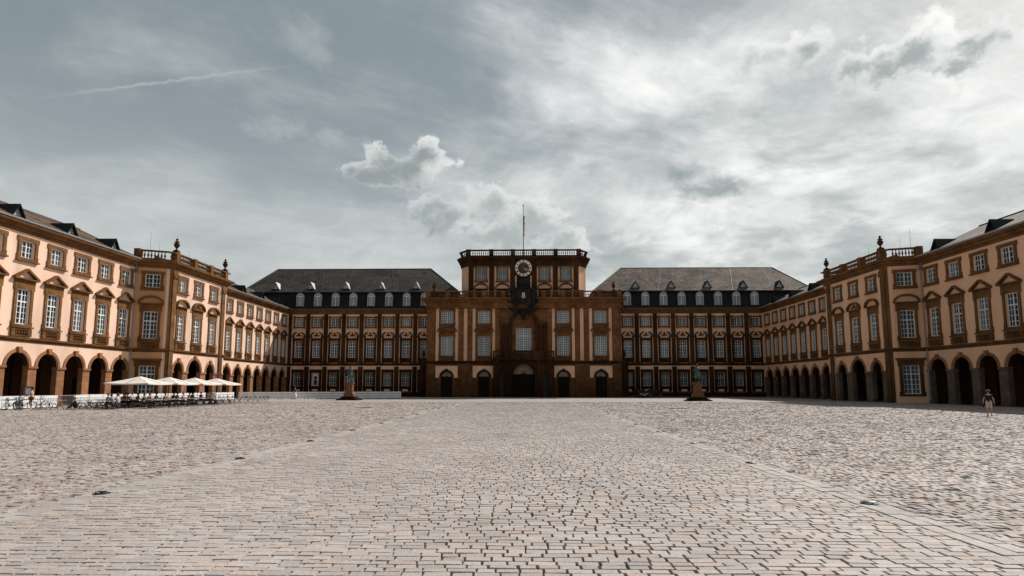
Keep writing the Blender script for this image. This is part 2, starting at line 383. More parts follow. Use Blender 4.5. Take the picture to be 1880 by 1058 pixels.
def wk(key, a, v0, v1, nx, ny, w, top=None, tr=None, ped=None, ap=None, glass='glass', stone='stone', frame='white', recess=.2, name='window', sill=True, plaque=None, thin=.045, extra=None, tym=None):
    sm = MB(); surround(sm, a, v0, v1, w, top, sill=sill)
    bm_ = MB(); bars(bm_, a, v0, v1, nx, ny, recess, tr, thin)
    L_ = [(name, sm, stone), ('glazing_bars', bm_, frame), ('pane', pane(a, v0, v1, recess+.03), glass)]
    if ped:
        p = MB(); k, hw, v, h = ped
        if k == 'tri': ped_tri(p, hw, v, h)
        elif k == 'seg': ped_seg(p, hw, v, h)
        elif k == 'segorn':
            ped_seg(p, hw, v, h)
            p.sphere((0, -.12, v+h*.5), .2, 8, 6, (1, .7, 1.0)); p.sphere((-.45, -.1, v+h*.36), .15, 8, 5, (2, .6, .7)); p.sphere((.45, -.1, v+h*.36), .15, 8, 5, (2, .6, .7))
        elif k == 'broken':
            for s_ in (-1, 1):
                inn = [(s_*x, z) for x, z in arc(0, hw-.22, v, h-.2, 7, 0, PI*.36)]; ou = [(s_*x, z) for x, z in arc(0, hw, v, h, 7, 0, PI*.36)]
                p.band(inn, ou, -.3, 0)
                p.box(min(s_*hw*1.06, s_*(hw-.38)), max(s_*hw*1.06, s_*(hw-.38)), -.3, 0, v-.12, v)
            p.sphere((0, -.14, v+h*.62), .15, 8, 6, (1, .8, 1.2)); p.prism([(-.3, v+.05), (.3, v+.05), (.12, v+h*.5), (-.12, v+h*.5)], -.2, 0)
            p.sphere((-.42, -.1, v+.18), .11, 7, 5, (1.3, .6, 1)); p.sphere((.42, -.1, v+.18), .11, 7, 5, (1.3, .6, 1))
        L_.append(('pediment', p, stone))
    if ap: q = MB(); apron(q, a, w, ap[0], ap[1]); L_.append(('apron', q, stone))
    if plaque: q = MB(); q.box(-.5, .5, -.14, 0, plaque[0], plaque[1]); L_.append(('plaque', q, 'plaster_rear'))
    if extra: L_ += extra
    KW[key] = mk(L_)
def arch_ring(uc, half, sp, ri, w=.28, proud=.07, key=True):
    mb = MB(); mb.band(arc(uc, half+.001, sp, ri+.001, 16), arc(uc, half+w, sp, ri+w, 16), -proud, 0)
    if key: mb.prism([(uc-.14, sp+ri-.08), (uc+.14, sp+ri-.08), (uc+.22, sp+ri+.45), (uc-.22, sp+ri+.45)], -proud-.14, 0)
    return mb
# side wings
wk('up', .76, 13.05, 14.6, 4, 3, .31)
wk('pn_tri', .74, 7.2, 10.3, 4, 6, .27, top=11.1, tr=9.2, ped=('tri', 1.32, 11.1, 1.02), ap=(6.15, 6.83))
wk('pn_seg', .72, 7.2, 10.3, 4, 6, .27, top=11.1, tr=9.2, ped=('seg', 1.3, 11.1, 1.0), ap=(6.15, 6.83))
wk('pn_orn', .82, 7.2, 10.3, 4, 6, .28, top=11.15, tr=9.2, ped=('segorn', 1.4, 11.15, 1.02), ap=(6.15, 6.83))
wk('gf', .8, 1.0, 4.15, 4, 6, .36, top=4.75, tr=3.2, extra=None, sill=False)
# rear wings
RB = dict(stone='stone_dark')
wk('r_up', .76, 12.95, 14.5, 4, 3, .26, stone='stone')
wk('r_pn', .74, 7.15, 10.25, 4, 6, .28, top=10.75, tr=9.2, ped=('broken', 1.2, 11.05, .95), ap=(6.2, 6.85), stone='stone_dark', thin=.05)
wk('r_pn_c', .74, 7.15, 10.25, 4, 6, .28, top=10.75, tr=9.2, ped=('broken', 1.2, 11.05, .95), ap=(6.2, 6.85), stone='stone_dark', glass='glass_curtain', thin=.05)
wk('r_up_c', .76, 12.95, 14.5, 4, 3, .26, stone='stone', glass='glass_curtain')
wk('r_gf', .72, 1.95, 4.4, 4, 4, .3, top=4.9, tr=3.5, stone='stone_dark', frame='white_dim', glass='glass_dim', plaque=(1.0, 1.38))
# central block
wk('c_up', 1.07, 12.95, 15.05, 6, 6, .3, stone='stone_mid', glass='glass_curtain', frame='white', thin=.05)
wk('c_pn', 1.07, 7.3, 10.6, 6, 8, .32, top=11.0, ped=('seg', 1.75, 11.45, 1.1), ap=(6.45, 7.0), stone='stone_mid', glass='glass_curtain', frame='white', thin=.05)
wk('c_pno', 1.07, 7.3, 10.6, 6, 8, .32, top=11.0, ped=('segorn', 1.75, 11.45, 1.1), ap=(6.45, 7.0), stone='stone_mid', glass='glass_curtain', frame='white', thin=.05)
wk('c_mid', 1.35, 8.2, 12.05, 8, 9, .35, stone='stone_mid', tr=10.7, glass='glass_curtain', frame='white', sill=False, thin=.05)
wk('t_win', .78, 20.75, 23.15, 4, 4, .3, stone='stone', tr=21.5, glass='glass_curtain', frame='white_dim', sill=True)

# ------------------------------------------------------------------ palace
CORN = [(0, 15.2), (.1, 15.24), (.12, 15.42), (.3, 15.5), (.34, 15.7), (.62, 15.82), (.68, 16.05), (0, 16.05)]
BELT = [(0, 5.66), (.08, 5.7), (.08, 5.84), (.22, 5.9), (.25, 6.06), (0, 6.1)]
GUT = [(.45, 16.06), (.74, 16.06), (.78, 16.2), (.5, 16.25)]
def arcade(parent, bays, half, sp, ri, u_lo, u_hi, sg, arches=None):
    pm_ = 'stone_pier' if sg > 0 else 'stone_pier_shade'
    arches = arches or [(b, half, ri) for b in bays]
    arches = sorted(arches)
    edges = [u_lo]+[e for b, h, r in arches for e in (b-h, b+h)]+[u_hi]
    for i in range(0, len(edges), 2):
        a, b = edges[i], edges[i+1]
        if b-a < .05: continue
        p = MB(); p.box(a, b, -.0, .5, .35, sp-.2); p.box(a+.0, b-.0, -.08, .51, 0, .35)
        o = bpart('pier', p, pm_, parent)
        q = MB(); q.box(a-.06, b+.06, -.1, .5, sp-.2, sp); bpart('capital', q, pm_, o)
    for b, h, r in arches: bpart('arch', arch_ring(b, h, sp, r), 'stone_pier', parent)
    mb = MB()
    for b, h, r in arches:
        for (xa, za), (xb, zb) in zip(arc(b, h+.002, sp, r+.002, 14), arc(b, h+.002, sp, r+.002, 14)[1:]): mb.quad((xa, .055, za), (xa, .5, za), (xb, .5, zb), (xb, .055, zb))
    wall(mb, u_lo, u_hi, sp, 5.45, [], [(b, h+.002, sp, sp, r+.002) for b, h, r in arches], y=.5, arev=.02)
    mb.box(u_lo, u_hi, 4.6, 4.9, 0, 5.45); mb.box(u_lo, u_hi, .5, 4.6, 5.45, 5.6)
    for x in (u_lo, u_hi): mb.quad((x, .5, 0), (x, 4.6, 0), (x, 4.6, 5.45), (x, .5, 5.45))
    for b, h, r in arches:
        c = b-1.65; mb.box(c-.35, c+.35, 4.35, 4.6, 0, 5.45)
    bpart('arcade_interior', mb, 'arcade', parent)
    for b, h, r in arches[::3]:
        d = MB(); d.box(b-.7, b+.7, 4.54, 4.6, 0, 2.8); bpart('door', d, 'door', parent)

def dormer(parent, u, y0, z0, w=.58, h=.98, dep=2.1, mats=('plaster', 'slate_dark')):
    a = MB(); a.prism([(u-w, z0), (u+w, z0), (u, z0+h)], y0+.02, y0+.1)
    b = MB()
    for s_ in (-1, 1):
        p = [(u, y0-.3, z0+h+.12), (u+s_*(w+.15), y0-.3, z0-.1), (u+s_*(w+.15), y0+.35, z0-.05), (u, y0+dep, z0+h+.12)]
        b.add(p+[(x, y, z-.09) for x, y, z in p], [(0,1,2,3), (4,7,6,5), (0,4,5,1), (1,5,6,2), (2,6,7,3), (3,7,4,0)])
    o = bpart('dormer', b, mats[1], parent); bpart('gable', a, mats[0], o)

def side_wing(sg, near):
    side = 'left' if sg > 0 else 'right'
    lab = {(1, True): 'sunlit pink plaster arcaded wing at the left edge with triangular window pediments',
           (1, False): 'sunlit far part of the left arcaded wing between balustraded pavilion and rear corner',
           (-1, True): 'shaded arcaded wing at the right edge with triangular pediments and slate roof',
           (-1, False): 'shaded far part of the right arcaded wing between pavilion and rear corner'}[(sg, near)]
    B = thing('palace_wing', lab, 'building', (-44*S, 0, 0) if sg > 0 else (45.09*S, 0, 0), PI/2 if sg > 0 else -PI/2+.016)
    if near: ys = [(64.78-3.33*k if sg > 0 else 65.73-3.43*k) for k in range(0, 10)]; y0, y1 = 32.5, (66.5 if sg > 0 else 67.4)
    else: ys = [(108.5-3.39*k if sg > 0 else 108.8-3.3*k) for k in range(0, 8)]; y0, y1 = (81.0 if sg > 0 else 82.2), 111.2
    us = [sg*y for y in ys]; lo, hi = sorted((sg*y0, sg*y1))
    sp, ri, half = 3.6, 1.2, 1.2
    W = MB()
    rects = [(u-.76, u+.76, 13.05, 14.6) for u in us]+[(u-.74, u+.74, 7.2, 10.3) for u in us]
    wall(W, lo, hi, sp, 15.3, rects, [(u, half, sp, sp, ri) for u in us], arev=.06)
    if near:   # near end wall and back
        e = sg*y0
        W.quad((e, 0, sp), (e, 14, sp), (e, 14, 16), (e, 0, 16)); W.quad((e, 1, 0), (e, 14, 0), (e, 14, sp), (e, 1, sp))
    W.quad((lo, 14, 0), (hi, 14, 0), (hi, 14, 16), (lo, 14, 16))
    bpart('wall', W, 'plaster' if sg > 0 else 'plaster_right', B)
    c = MB(); c.sweep([(lo, 0), (hi, 0)], CORN); bpart('cornice', c, 'stone', B)
    c = MB(); c.sweep([(lo, 0), (hi, 0)], BELT); bpart('belt_course', c, 'stone', B)
    g = MB(); g.sweep([(lo, 0), (hi, 0)], GUT); bpart('gutter', g, 'zinc', B)
    arcade(B, us, half, sp, ri, lo, hi, sg)
    for u in us:
        put('up', B, u); put('pn_tri', B, u)
    r = MB(); rd, rh = 7.0, 19.7
    r.quad((lo, -.5, 16.22), (hi, -.5, 16.22), (hi, rd, rh), (lo, rd, rh)); r.quad((lo, rd, rh), (hi, rd, rh), (hi, 14.6, 16.1), (lo, 14.6, 16.1))
    for x in (lo, hi): r.quad((x, -.5, 16.22), (x, rd, rh), (x, 14.6, 16.1))
    bpart('roof', r, 'slate_brown' if sg > 0 else 'slate_sun', B)
    rc = MB(); rc.tube((lo, rd, rh+.02), (hi, rd, rh+.02), .12); bpart('ridge_cap', rc, 'zinc_dark', B)
    dy = ([63.0, 56.8, 50.5, 44.2, 37.9] if sg > 0 else [65.1, 57.4, 49.7, 42.0, 36.0]) if near else [106.5, 99.8, 93.1, 86.4]
    for y in dy:
        if y+1 < y1: dormer(B, sg*y, .45, 16.62, mats=('zinc', 'slate_dark') if sg > 0 else ('slate_dark', 'slate_dark'))
    if near:
        for y in (y1-.3,):
            d = MB(); d.tube((sg*y, -.13, .3), (sg*y, -.13, 15.5), .06); d.box(sg*y-.15, sg*y+.15, -.3, -.02, 14.7, 15.1); bpart('drainpipe', d, 'galv', B)
    return B
for sg in (1, -1):
    for near in (True, False): side_wing(sg, near)

def pavilion(sg):
    lab = 'sunlit corner pavilion of the left wing with roof balustrade and two urns' if sg > 0 else 'shaded corner pavilion of the right wing with roof balustrade and two urns'
    B = thing('palace_pavilion', lab, 'building', (-40.9*S, 0, 0) if sg > 0 else (41.99*S, 0, 0), PI/2 if sg > 0 else -PI/2+.016)
    # plan in local coordinates: x = sg*Y, y = depth behind the courtyard face
    zA, zB, zC, zD = (66.5, 67.75, 68.2, 81.0) if sg > 0 else (67.4, 68.3, 68.75, 82.2)
    A = (sg*zA, 3.1); Bp = (sg*zB, .38); Cc = (sg*zC, 0); D = (sg*zD, 0); E = (sg*zD, 3.1)
    U1, U2 = zC+.4, zD-.9
    path = [A, Bp, Cc, D, E]
    if sg < 0: path = path[::-1]
    lo, hi = sorted((sg*zC, sg*zD)); q_ = (70.4, 73.95, 77.6) if sg > 0 else (71.5, 75.3, 78.95)
    ar = [(sg*q_[0], .98, 1.1), (sg*q_[1], 1.45, 1.5), (sg*q_[2], .98, 1.1)]
    sp = 3.6
    W = MB(); rects = []
    for u, h, r in ar:
        h2 = .82 if h > 1.2 else .72
        rects += [(u-.76, u+.76, 13.05, 14.6), (u-h2, u+h2, 7.2, 10.3)]
    wall(W, lo, hi, sp, 15.4, rects, [(u, h, sp, sp, r) for u, h, r in ar], arev=.06)
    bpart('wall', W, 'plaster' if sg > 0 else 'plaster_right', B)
    # angled end wall with one bay
    def seg(P, Q, mat, openings):
        P = Vector(P); Q = Vector(Q)
        if sg < 0: P, Q = Q, P
        d = Q-P; Ln = d.length; rz = math.atan2(d.y, d.x)
        w = MB(); wall(w, 0, Ln, 0, 15.4, openings(Ln)); 
        bpart('end_wall', w, mat, B, (P.x, P.y, 0), rz)
        return P, Q, rz, Ln
    f = lambda Ln: [(Ln/2+o_-h_, Ln/2+o_+h_, a_, b_) for o_ in (.12*sg,) for h_, a_, b_ in ((.76, 13.05, 14.6), (.72, 7.2, 10.3), (.8, 1.0, 4.15))]
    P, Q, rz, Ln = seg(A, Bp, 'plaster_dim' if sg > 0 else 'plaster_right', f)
    mid = (P+Q)/2+(Vector(Bp)-Vector(A)).normalized()*.12
    for k in ('up', 'pn_seg', 'gf'): put(k, B, 0, 0, rz, (mid.x, mid.y))
    hd = MB(); hd.box(-1.45, 1.45, -.3, 0, 4.75, 4.95); hd.box(-1.3, 1.3, -.2, 0, 4.62, 4.75); bpart('lintel', hd, 'stone', B, (mid.x, mid.y, 0), rz)
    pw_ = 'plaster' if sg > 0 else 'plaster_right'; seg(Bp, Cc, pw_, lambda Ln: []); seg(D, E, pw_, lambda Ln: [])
    for u, h, r in ar:
        put('up', B, u); put('pn_orn' if h > 1.2 else 'pn_seg', B, u)
    arcade(B, None, None, sp, None, lo, hi, sg, ar)
    # pilasters
    for c in (zC+.4, zD-1.0):
        p = MB(); u = sg*c
        p.box(u-.4, u+.4, -.16, -.001, 0, 15.4); p.box(u-.47, u+.47, -.24, -.001, 0, .5); p.box(u-.48, u+.48, -.26, -.002, 14.3, 14.95)
        p.sphere((u-.35, -.26, 14.55), .18, 8, 5, (1, .6, 1)); p.sphere((u+.35, -.26, 14.55), .18, 8, 5, (1, .6, 1))
        bpart('pilaster', p, 'stone', B)
    p = MB(); d = (Vector(Cc)-Vector(Bp)).normalized()
    a, b = (Bp, Cc) if sg > 0 else (Cc, Bp)
    dd = Vector(b)-Vector(a); rz2 = math.atan2(dd.y, dd.x); LL = dd.length
    x0, x1 = (LL-.26, LL-.02) if sg > 0 else (.02, .26)
    p.box(x0, x1, -.14, -.001, 0, 15.4); bpart('pilaster', p, 'stone', B, (a[0], a[1], 0), rz2)
    for prof, nm, mt in ((CORN, 'cornice', 'stone'), (BELT, 'belt_course', 'stone')):
        m = MB(); pr = [(d_, z+(.12 if nm == 'cornice' else .01)) for d_, z in prof]; pr = [(d_*1.06, z) for d_, z in pr]
        m.sweep(path, pr); bpart(nm, m, mt, B)
    # balustrade
    z0 = 16.18; m = MB()
    off = lambda pts, q: pts
    m.sweep(path, [(-.1, z0), (.3, z0), (.3, z0+.18), (-.1, z0+.18)]); m.sweep(path, [(-.08, z0+1.0), (.3, z0+1.0), (.3, z0+1.15), (-.08, z0+1.15)])
    pts = [Vector(q) for q in path]
    for a, b in zip(pts, pts[1:]):
        dd = (b-a).normalized(); nn = Vector((dd.y, -dd.x))*.1
        balusters(m, a+nn+dd*.15, b+nn-dd*.15, z0+.18, .82, .36)
    bal = bpart('balustrade', m, 'stone', B)
    for q in (A, (sg*U1, 0), (sg*(U1+(U2-U1)/3), 0), (sg*(U1+(U2-U1)*2/3), 0), (sg*U2, 0)):
        pm = MB(); pm.box(q[0]-.34, q[0]+.34, q[1]-.36, q[1]+.3, z0, z0+1.22); bpart('pedestal', pm, 'stone', bal)
    for q in ((sg*U1, 0), (sg*U2, 0)):
        um = MB(); um.box(q[0]-.28, q[0]+.28, q[1]-.32, q[1]+.24, z0+1.22, z0+1.45); um.lathe(URN, q[0], q[1]-.04, z0+1.45, 12, .82); bpart('urn', um, 'stone_dark', B, smooth=False)
    t = MB(); xs = [p_[0] for p_ in path]; 
    t.add([(p_[0], p_[1], 16.2) for p_ in path]+[(path[-1][0], 17, 16.2), (path[0][0], 17, 16.2)], [tuple(range(len(path)+2))])
    a0, a1 = sorted((sg*zA, sg*zD)); 
    t.add([(a0, 8, 16.25), (a1, 8, 16.25), (a1, 17, 16.25), (a0, 17, 16.25), (a0+2, 10, 18.2), (a1-2, 10, 18.2)], [(0,1,5,4), (1,2,5), (3,0,4), (2,3,4,5)])
    bpart('roof', t, 'slate_dark', B)
    bw = MB(); bw.quad((a0, 17, 0), (a1, 17, 0), (a1, 17, 16.2), (a0, 17, 16.2)); bw.quad((a0, 3.1, 15.9), (a0, 17, 15.9), (a0, 17, 16.2), (a0, 3.1, 16.2)); bpart('back_wall', bw, 'plaster', B)
    for (x, y) in ((70.0, 4), (75, 6), (80, 5)):
        l = MB(); l.tube((sg*x, y, 16.2), (sg*x, y, 20.2), .025, .012, 5); bpart('lightning_rod', l, 'galv', B)
    dp = MB(); dp.tube((sg*(zD-1.8), -.14, .3), (sg*(zD-1.8), -.14, 15.3), .05); bpart('drainpipe', dp, 'galv', B)
for sg in (1, -1): pavilion(sg)

def rear_wing(sg):
    """sg -1 = left rear wing, +1 = right"""
    B = thing('palace_wing', 'three storey rear wing left of the clock block under dark slate mansard roof' if sg < 0 else
              'three storey rear wing right of the clock block under lighter glinting slate roof', 'building', (0, 111*S, 0), 0)
    bays = [42.05-3.33*k for k in range(8)]
    us = [sg*b for b in bays]; lo, hi = sorted((sg*17.0, sg*43.98)); 
    W = MB(); rects = []
    for u in us: rects += [(u-.76, u+.76, 12.95, 14.5), (u-.74, u+.74, 7.15, 10.25), (u-.72, u+.72, 1.95, 4.4)]
    wall(W, lo, hi, 0, 15.4, rects)
    W.quad((sg*54, 15, 0), (sg*12, 15, 0), (sg*12, 15, 16), (sg*54, 15, 16))
    W.quad((sg*54, .2, 14), (sg*44, .2, 14), (sg*44, .2, 16), (sg*54, .2, 16)); W.quad((sg*54, .2, 14), (sg*54, 15, 14), (sg*54, 15, 16), (sg*54, .2, 16))
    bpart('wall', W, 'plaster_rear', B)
    st = MB()   # stone panels around the windows, ground floor field
    for u in us:
        for a, b in ((-1.12, -.77), (.77, 1.12)): st.box(u+a, u+b, -.035, 0, 6.12, 10.95); st.box(u+a, u+b, -.035, 0, 12.55, 14.9); st.box(u+a, u+b, -.035, 0, .9, 5.0)
        st.box(u-.77, u+.77, -.034, 0, 4.42, 5.0); st.box(u-.77, u+.77, -.034, 0, .9, 1.92)
    bpart('stone_dressing', st, 'stone_dark', B)
    pl = [sg*(43.72)]+[sg*(42.05-1.665-3.33*k) for k in range(7)]
    for i, u in enumerate(pl):
        w = .36 if i else .26
        p = MB(); p.box(u-w, u+w, -.2, -.001, 6.12, 15.2); p.box(u-w-.07, u+w+.07, -.28, -.002, 14.35, 14.7); p.box(u-w-.07, u+w+.07, -.26, -.002, 6.12, 6.5)
        p.box(u-w-.04, u+w+.04, -.2, -.001, 0, 5.5); bpart('pilaster', p, 'stone_dark', B)
    b = MB(); b.box(lo, hi, -.3, -.003, 0, .85); bpart('plinth', b, 'stone_dark', B)
    for prof, nm in ((CORN, 'cornice'), (BELT, 'belt_course')):
        m = MB(); m.sweep([(lo, 0), (hi, 0)], [(d*.8, z) for d, z in prof]); bpart(nm, m, 'stone_dark' if nm == 'belt_course' else 'stone', B)
    for i, u in enumerate(us):
        cur = (sg > 0 and i > 3) or (sg < 0 and i in (1, 2, 3, 4, 6))
        put('r_up_c' if (sg > 0 and i > 4) or (sg < 0 and i in (0, 6)) else 'r_up', B, u)
        put('r_pn_c' if sg > 0 and i > 4 else 'r_pn', B, u); put('r_gf', B, u)
    if sg < 0:
        for i, (h, wd) in enumerate(((2.3, .55), (1.3, .5))):
            u = us[1+2*i]; q = MB(); q.box(u-wd, u+wd, .1, .14, 2.0, 2.0+h); o = bpart('poster', q, 'poster', B)
            q2 = MB(); q2.sphere((u, .09, 2.0+h*.62), .28, 8, 6, (1, .1, 1.3)); q2.box(u-.32, u+.32, .085, .095, 2.15, 2.0+h*.45); bpart('print', q2, 'black', o)
    # mansard
    x_out, x_in = sg*53.4, sg*12.6
    a, bb = sorted((x_out, x_in)); m = MB()
    m.quad((a, -.35, 16.05), (bb, -.35, 16.05), (bb, .75, 19.45), (a, .75, 19.45)); m.quad((a, -.35, 16.05), (a, .75, 19.45), (a, 15, 19.45), (a, 15, 16.05)); m.quad((bb, -.35, 16.05), (bb, 15, 16.05), (bb, 15, 19.45), (bb, .75, 19.45))
    bpart('mansard', m, 'slate_dark', B)
    r = MB(); zi = 19.5; xo, xi = x_out+sg*.3, x_in-sg*.2; ro, rin = sg*(49.8 if sg < 0 else 48.8), sg*18.9
    yb = 15.2; yr = 7.8; zr = 25.3; yf = .35
    r.quad((xo, yf, zi), (xi, yf, zi), (rin, yr, zr), (ro, yr, zr)); r.quad((xo, yb, zi), (xi, yb, zi), (rin, yr, zr), (ro, yr, zr))
    r.quad((xo, yf, zi), (xo, yb, zi), (ro, yr, zr)); r.quad((xi, yf, zi), (xi, yb, zi), (rin, yr, zr))
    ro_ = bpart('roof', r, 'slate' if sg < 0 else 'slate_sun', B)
    e = MB(); e.sweep([(a-.1, .35), (bb+.1, .35)], [(0, 19.42), (.22, 19.42), (.25, 19.56), (0, 19.62)]); bpart('roof_flashing', e, 'zinc_dark', B)
    e = MB(); e.sweep([(a, -.35), (bb, -.35)], [(0, 16.06), (.3, 16.06), (.32, 16.2), (0, 16.26)]); bpart('gutter', e, 'zinc_dark', B)
    h = MB()
    for p, q in (((xi, yf, zi), (rin, yr, zr)), ((xo, yf, zi), (ro, yr, zr)), ((ro, yr, zr), (rin, yr, zr))): h.tube(p, q, .09, n=6)
    for x in (40.5, 26.8): h.tube((sg*(x-2.2), yf+.05, zi+.05), (sg*x*1.0, yr, zr+.02), .035, n=5)
    bpart('ridge_cap', h, 'zinc_dark' if sg < 0 else 'zinc', B)
    for u in us:
        if abs(u) < 17.5+.2: pass
        d = MB(); d.band([(u-.52, 16.75)]+arc(u, .52, 18.55, .52, 10)+[(u+.52, 16.75)], [(u-.68, 16.65)]+arc(u, .68, 18.55, .68, 10)+[(u+.68, 16.65)], -.28, .9)
        o = bpart('dormer_window', d, 'zinc', B)
        g = MB(); g.add([(u-.52, -.14, 16.75), (u+.52, -.14, 16.75)]+[(x, -.14, z) for x, z in arc(u, .52, 18.55, .52, 10)[::-1]], [tuple(range(13))]); bpart('pane', g, 'glass_curtain', o)
        f = MB(); f.box(u-.05, u+.05, -.2, -.15, 16.75, 18.6); f.box(u-.3, u-.26, -.19, -.15, 16.75, 18.6); f.box(u+.26, u+.3, -.19, -.15, 16.75, 18.6); f.box(u-.52, u+.52, -.21, -.15, 18.5, 18.62); bpart('glazing_bars', f, 'white', o)
        f = MB(); f.add([(u-.5, -.17, 18.62), (u+.5, -.17, 18.62)]+[(x, -.17, z) for x, z in arc(u, .5, 18.62, .45, 8)[::-1]], [tuple(range(11))]); bpart('tympanum', f, 'zinc', o)
    for k in range(5):
        x = sg*(47.2-6.66*k); t = (1.1)/(yr-yf)
        dormer(B, x, yf+.75, zi+.75, .62, 1.15, 2.0, ('zinc', 'zinc' if sg < 0 else 'slate_dark'))
for sg in (-1, 1): rear_wing(sg)

def centre():
    B = thing('palace_clock_block', 'tall central palace block with clock, black coat of arms and balustraded upper storey', 'building', (-.35*S, 106*S, 0), 0)
    HW = 17.1; ZT = 15.7
    wins = [-13.5, -6.97, 6.97, 13.5]
    W = MB(); rects = []
    for u in wins: rects += [(u-1.07, u+1.07, 12.95, 15.05), (u-1.07, u+1.07, 7.3, 10.6)]
    rects.append((-1.35, 1.35, 8.2, 12.05))
    darch = [(u, .98, 0, 3.5, .98) for u in wins]+[(0, 1.95, 0, 3.95, 1.75)]
    wall(W, -HW, HW, 0, ZT+.3, rects, [a for a in darch[:4]], rev=.3, arev=.7) if False else None
    wall(W, -HW, -5.3, 0, ZT+.3, [r for r in rects if r[1] < -5.3], [a for a in darch if a[0] < -5.3], arev=.6)
    wall(W, 5.3, HW, 0, ZT+.3, [r for r in rects if r[0] > 5.3], [a for a in darch if a[0] > 5.3], arev=.6)
    wall(W, -5.3, 5.3, 6.2, ZT+.3, [rects[-1]], [])
    for s_ in (-1, 1): W.quad((s_*HW, 0, 0), (s_*HW, 18, 0), (s_*HW, 18, ZT+2), (s_*HW, 0, ZT+2))
    W.quad((-HW, 18, 0), (HW, 18, 0), (HW, 18, ZT+2), (-HW, 18, ZT+2))
    bpart('wall', W, 'stone_mid', B)
    # ground floor portal projection
    P = MB(); wall(P, -5.3, 5.3, 0, 6.45, [], [(0, 1.95, 0, 3.95, 1.75), (-3.85, .42, 0, 4.1, .42), (3.85, .42, 0, 4.1, .42)], y=-1.0, arev=1.2)
    for s_ in (-1, 1): P.quad((s_*5.3, -1, 0), (s_*5.3, 0, 0), (s_*5.3, 0, 6.45), (s_*5.3, -1, 6.45))
    P.quad((-5.3, -1, 6.45), (5.3, -1, 6.45), (5.3, 0, 6.45), (-5.3, 0, 6.45))
    for x in (-4.9, -2.75, 2.75, 4.9): P.box(x-.35, x+.35, -1.14, -1.001, 0, 6.1)
    po = bpart('portal', P, 'stone_dark', B)
    bpart('arch', (lambda m: m)(arch_ring(0, 1.95, 3.95, 1.75, .35, .16)), 'stone_dark', po, (0, -1.0, 0))
    D = MB(); D.box(-1.95, 1.95, -.1, 0, 0, 4.05)
    for x in (-1.3, -.65, 0, .65, 1.3): D.box(x-.02, x+.02, -.14, -.1, 0, 4.05)
    bpart('door', D, 'door', B)
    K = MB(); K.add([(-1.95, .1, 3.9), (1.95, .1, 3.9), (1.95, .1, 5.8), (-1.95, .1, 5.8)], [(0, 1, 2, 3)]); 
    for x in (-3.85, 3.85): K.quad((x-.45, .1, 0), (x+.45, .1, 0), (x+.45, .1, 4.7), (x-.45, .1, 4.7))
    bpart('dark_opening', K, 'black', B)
    def fan(u, r, z, y, parent):
        f = MB()
        n = 11
        for i in range(n):
            a = PI*(i+.5)/n
            f.tube((u+r*.22*math.cos(a), y, z+r*.22*math.sin(a)), (u+r*.92*math.cos(a), y, z+r*.92*math.sin(a)), r*.022, n=5)
            aa = PI*(i+.5)/n
            cx, cz = u+r*.8*math.cos(aa), z+r*.8*math.sin(aa)
            q = [(cx+r*.11*math.cos(t), y-.01, cz+r*.11*math.sin(t)) for t in [2*PI*k/8 for k in range(9)]]
            f.path(q, r*.02, 4)
            cx, cz = u+r*.5*math.cos(aa), z+r*.5*math.sin(aa)
            q = [(cx+r*.07*math.cos(t), y-.01, cz+r*.07*math.sin(t)) for t in [2*PI*k/6 for k in range(7)]]
            f.path(q, r*.018, 4)
        for rr in (.24, .64, .97): f.path([(u+r*rr*math.cos(PI*i/16), y, z+r*rr*math.sin(PI*i/16)) for i in range(17)], r*.026, 5)
        bpart('fanlight', f, 'gilt', parent)
    fan(0, 1.72, 4.0, -.2, B)
    for u in wins:
        d = MB(); d.box(u-.98, u+.98, .3, .4, 0, 3.55); d.box(u-.03, u+.03, .26, .3, 0, 3.5); d.box(u-.9, u-.12, .27, .3, .4, 3.2); d.box(u+.12, u+.9, .27, .3, .4, 3.2)
        o = bpart('door', d, 'door', B)
        k = MB(); k.quad((u-1, .45, 3.5), (u+1, .45, 3.5), (u+1, .45, 4.6), (u-1, .45, 4.6)); bpart('transom_light', k, 'glass_dim', o)
        fan(u, .84, 3.6, .34, o)
        bpart('arch', arch_ring(u, .98, 3.5, .98, .32, .12), 'stone_dark', B)
        # plaster panel around the arch head
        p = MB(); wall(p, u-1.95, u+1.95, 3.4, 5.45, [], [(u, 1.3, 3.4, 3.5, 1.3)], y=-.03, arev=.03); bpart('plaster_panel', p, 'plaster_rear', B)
    pls = [(-15.5, -14.95), (-12.05, -11.5), (-10.55, -9.9), (-9.0, -8.5), (-5.5, -5.0)]
    for a, b in pls+[(-b, -a) for a, b in pls]:
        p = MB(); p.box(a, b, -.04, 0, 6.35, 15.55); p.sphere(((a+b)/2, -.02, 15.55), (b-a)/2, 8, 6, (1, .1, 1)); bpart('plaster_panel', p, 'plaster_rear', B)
    pil = [(-16.9, -15.65), (-11.42, -10.63), (-9.82, -9.08), (-4.9, -4.2)]
    for a, b in pil+[(-b, -a) for a, b in pil]:
        p = MB(); p.box(a, b, -.22, -.001, 6.3, 15.5); p.box(a-.08, b+.08, -.32, -.002, 14.85, 15.5); p.box(a-.06, b+.06, -.3, -.002, 6.3, 6.75); bpart('pilaster', p, 'stone_mid', B)
    rp = [(-17.0, -15.6), (-11.5, -9.05)]
    for a, b in rp+[(-b, -a) for a, b in rp]:
        p = MB(); p.box(a, b, -.15, -.001, 0, 6.0); bpart('rusticated_pier', p, 'stone_mid', B)
    for i, u in enumerate(wins):
        put('c_up', B, u); put('c_pno' if i in (1, 2) else 'c_pn', B, u)
    # central niche
    put('c_mid', B, 0)
    nb = MB(); nb.band(arc(0, 2.05, 12.7, 2.05, 18), arc(0, 2.6, 12.7, 2.6, 18), -.5, 0)
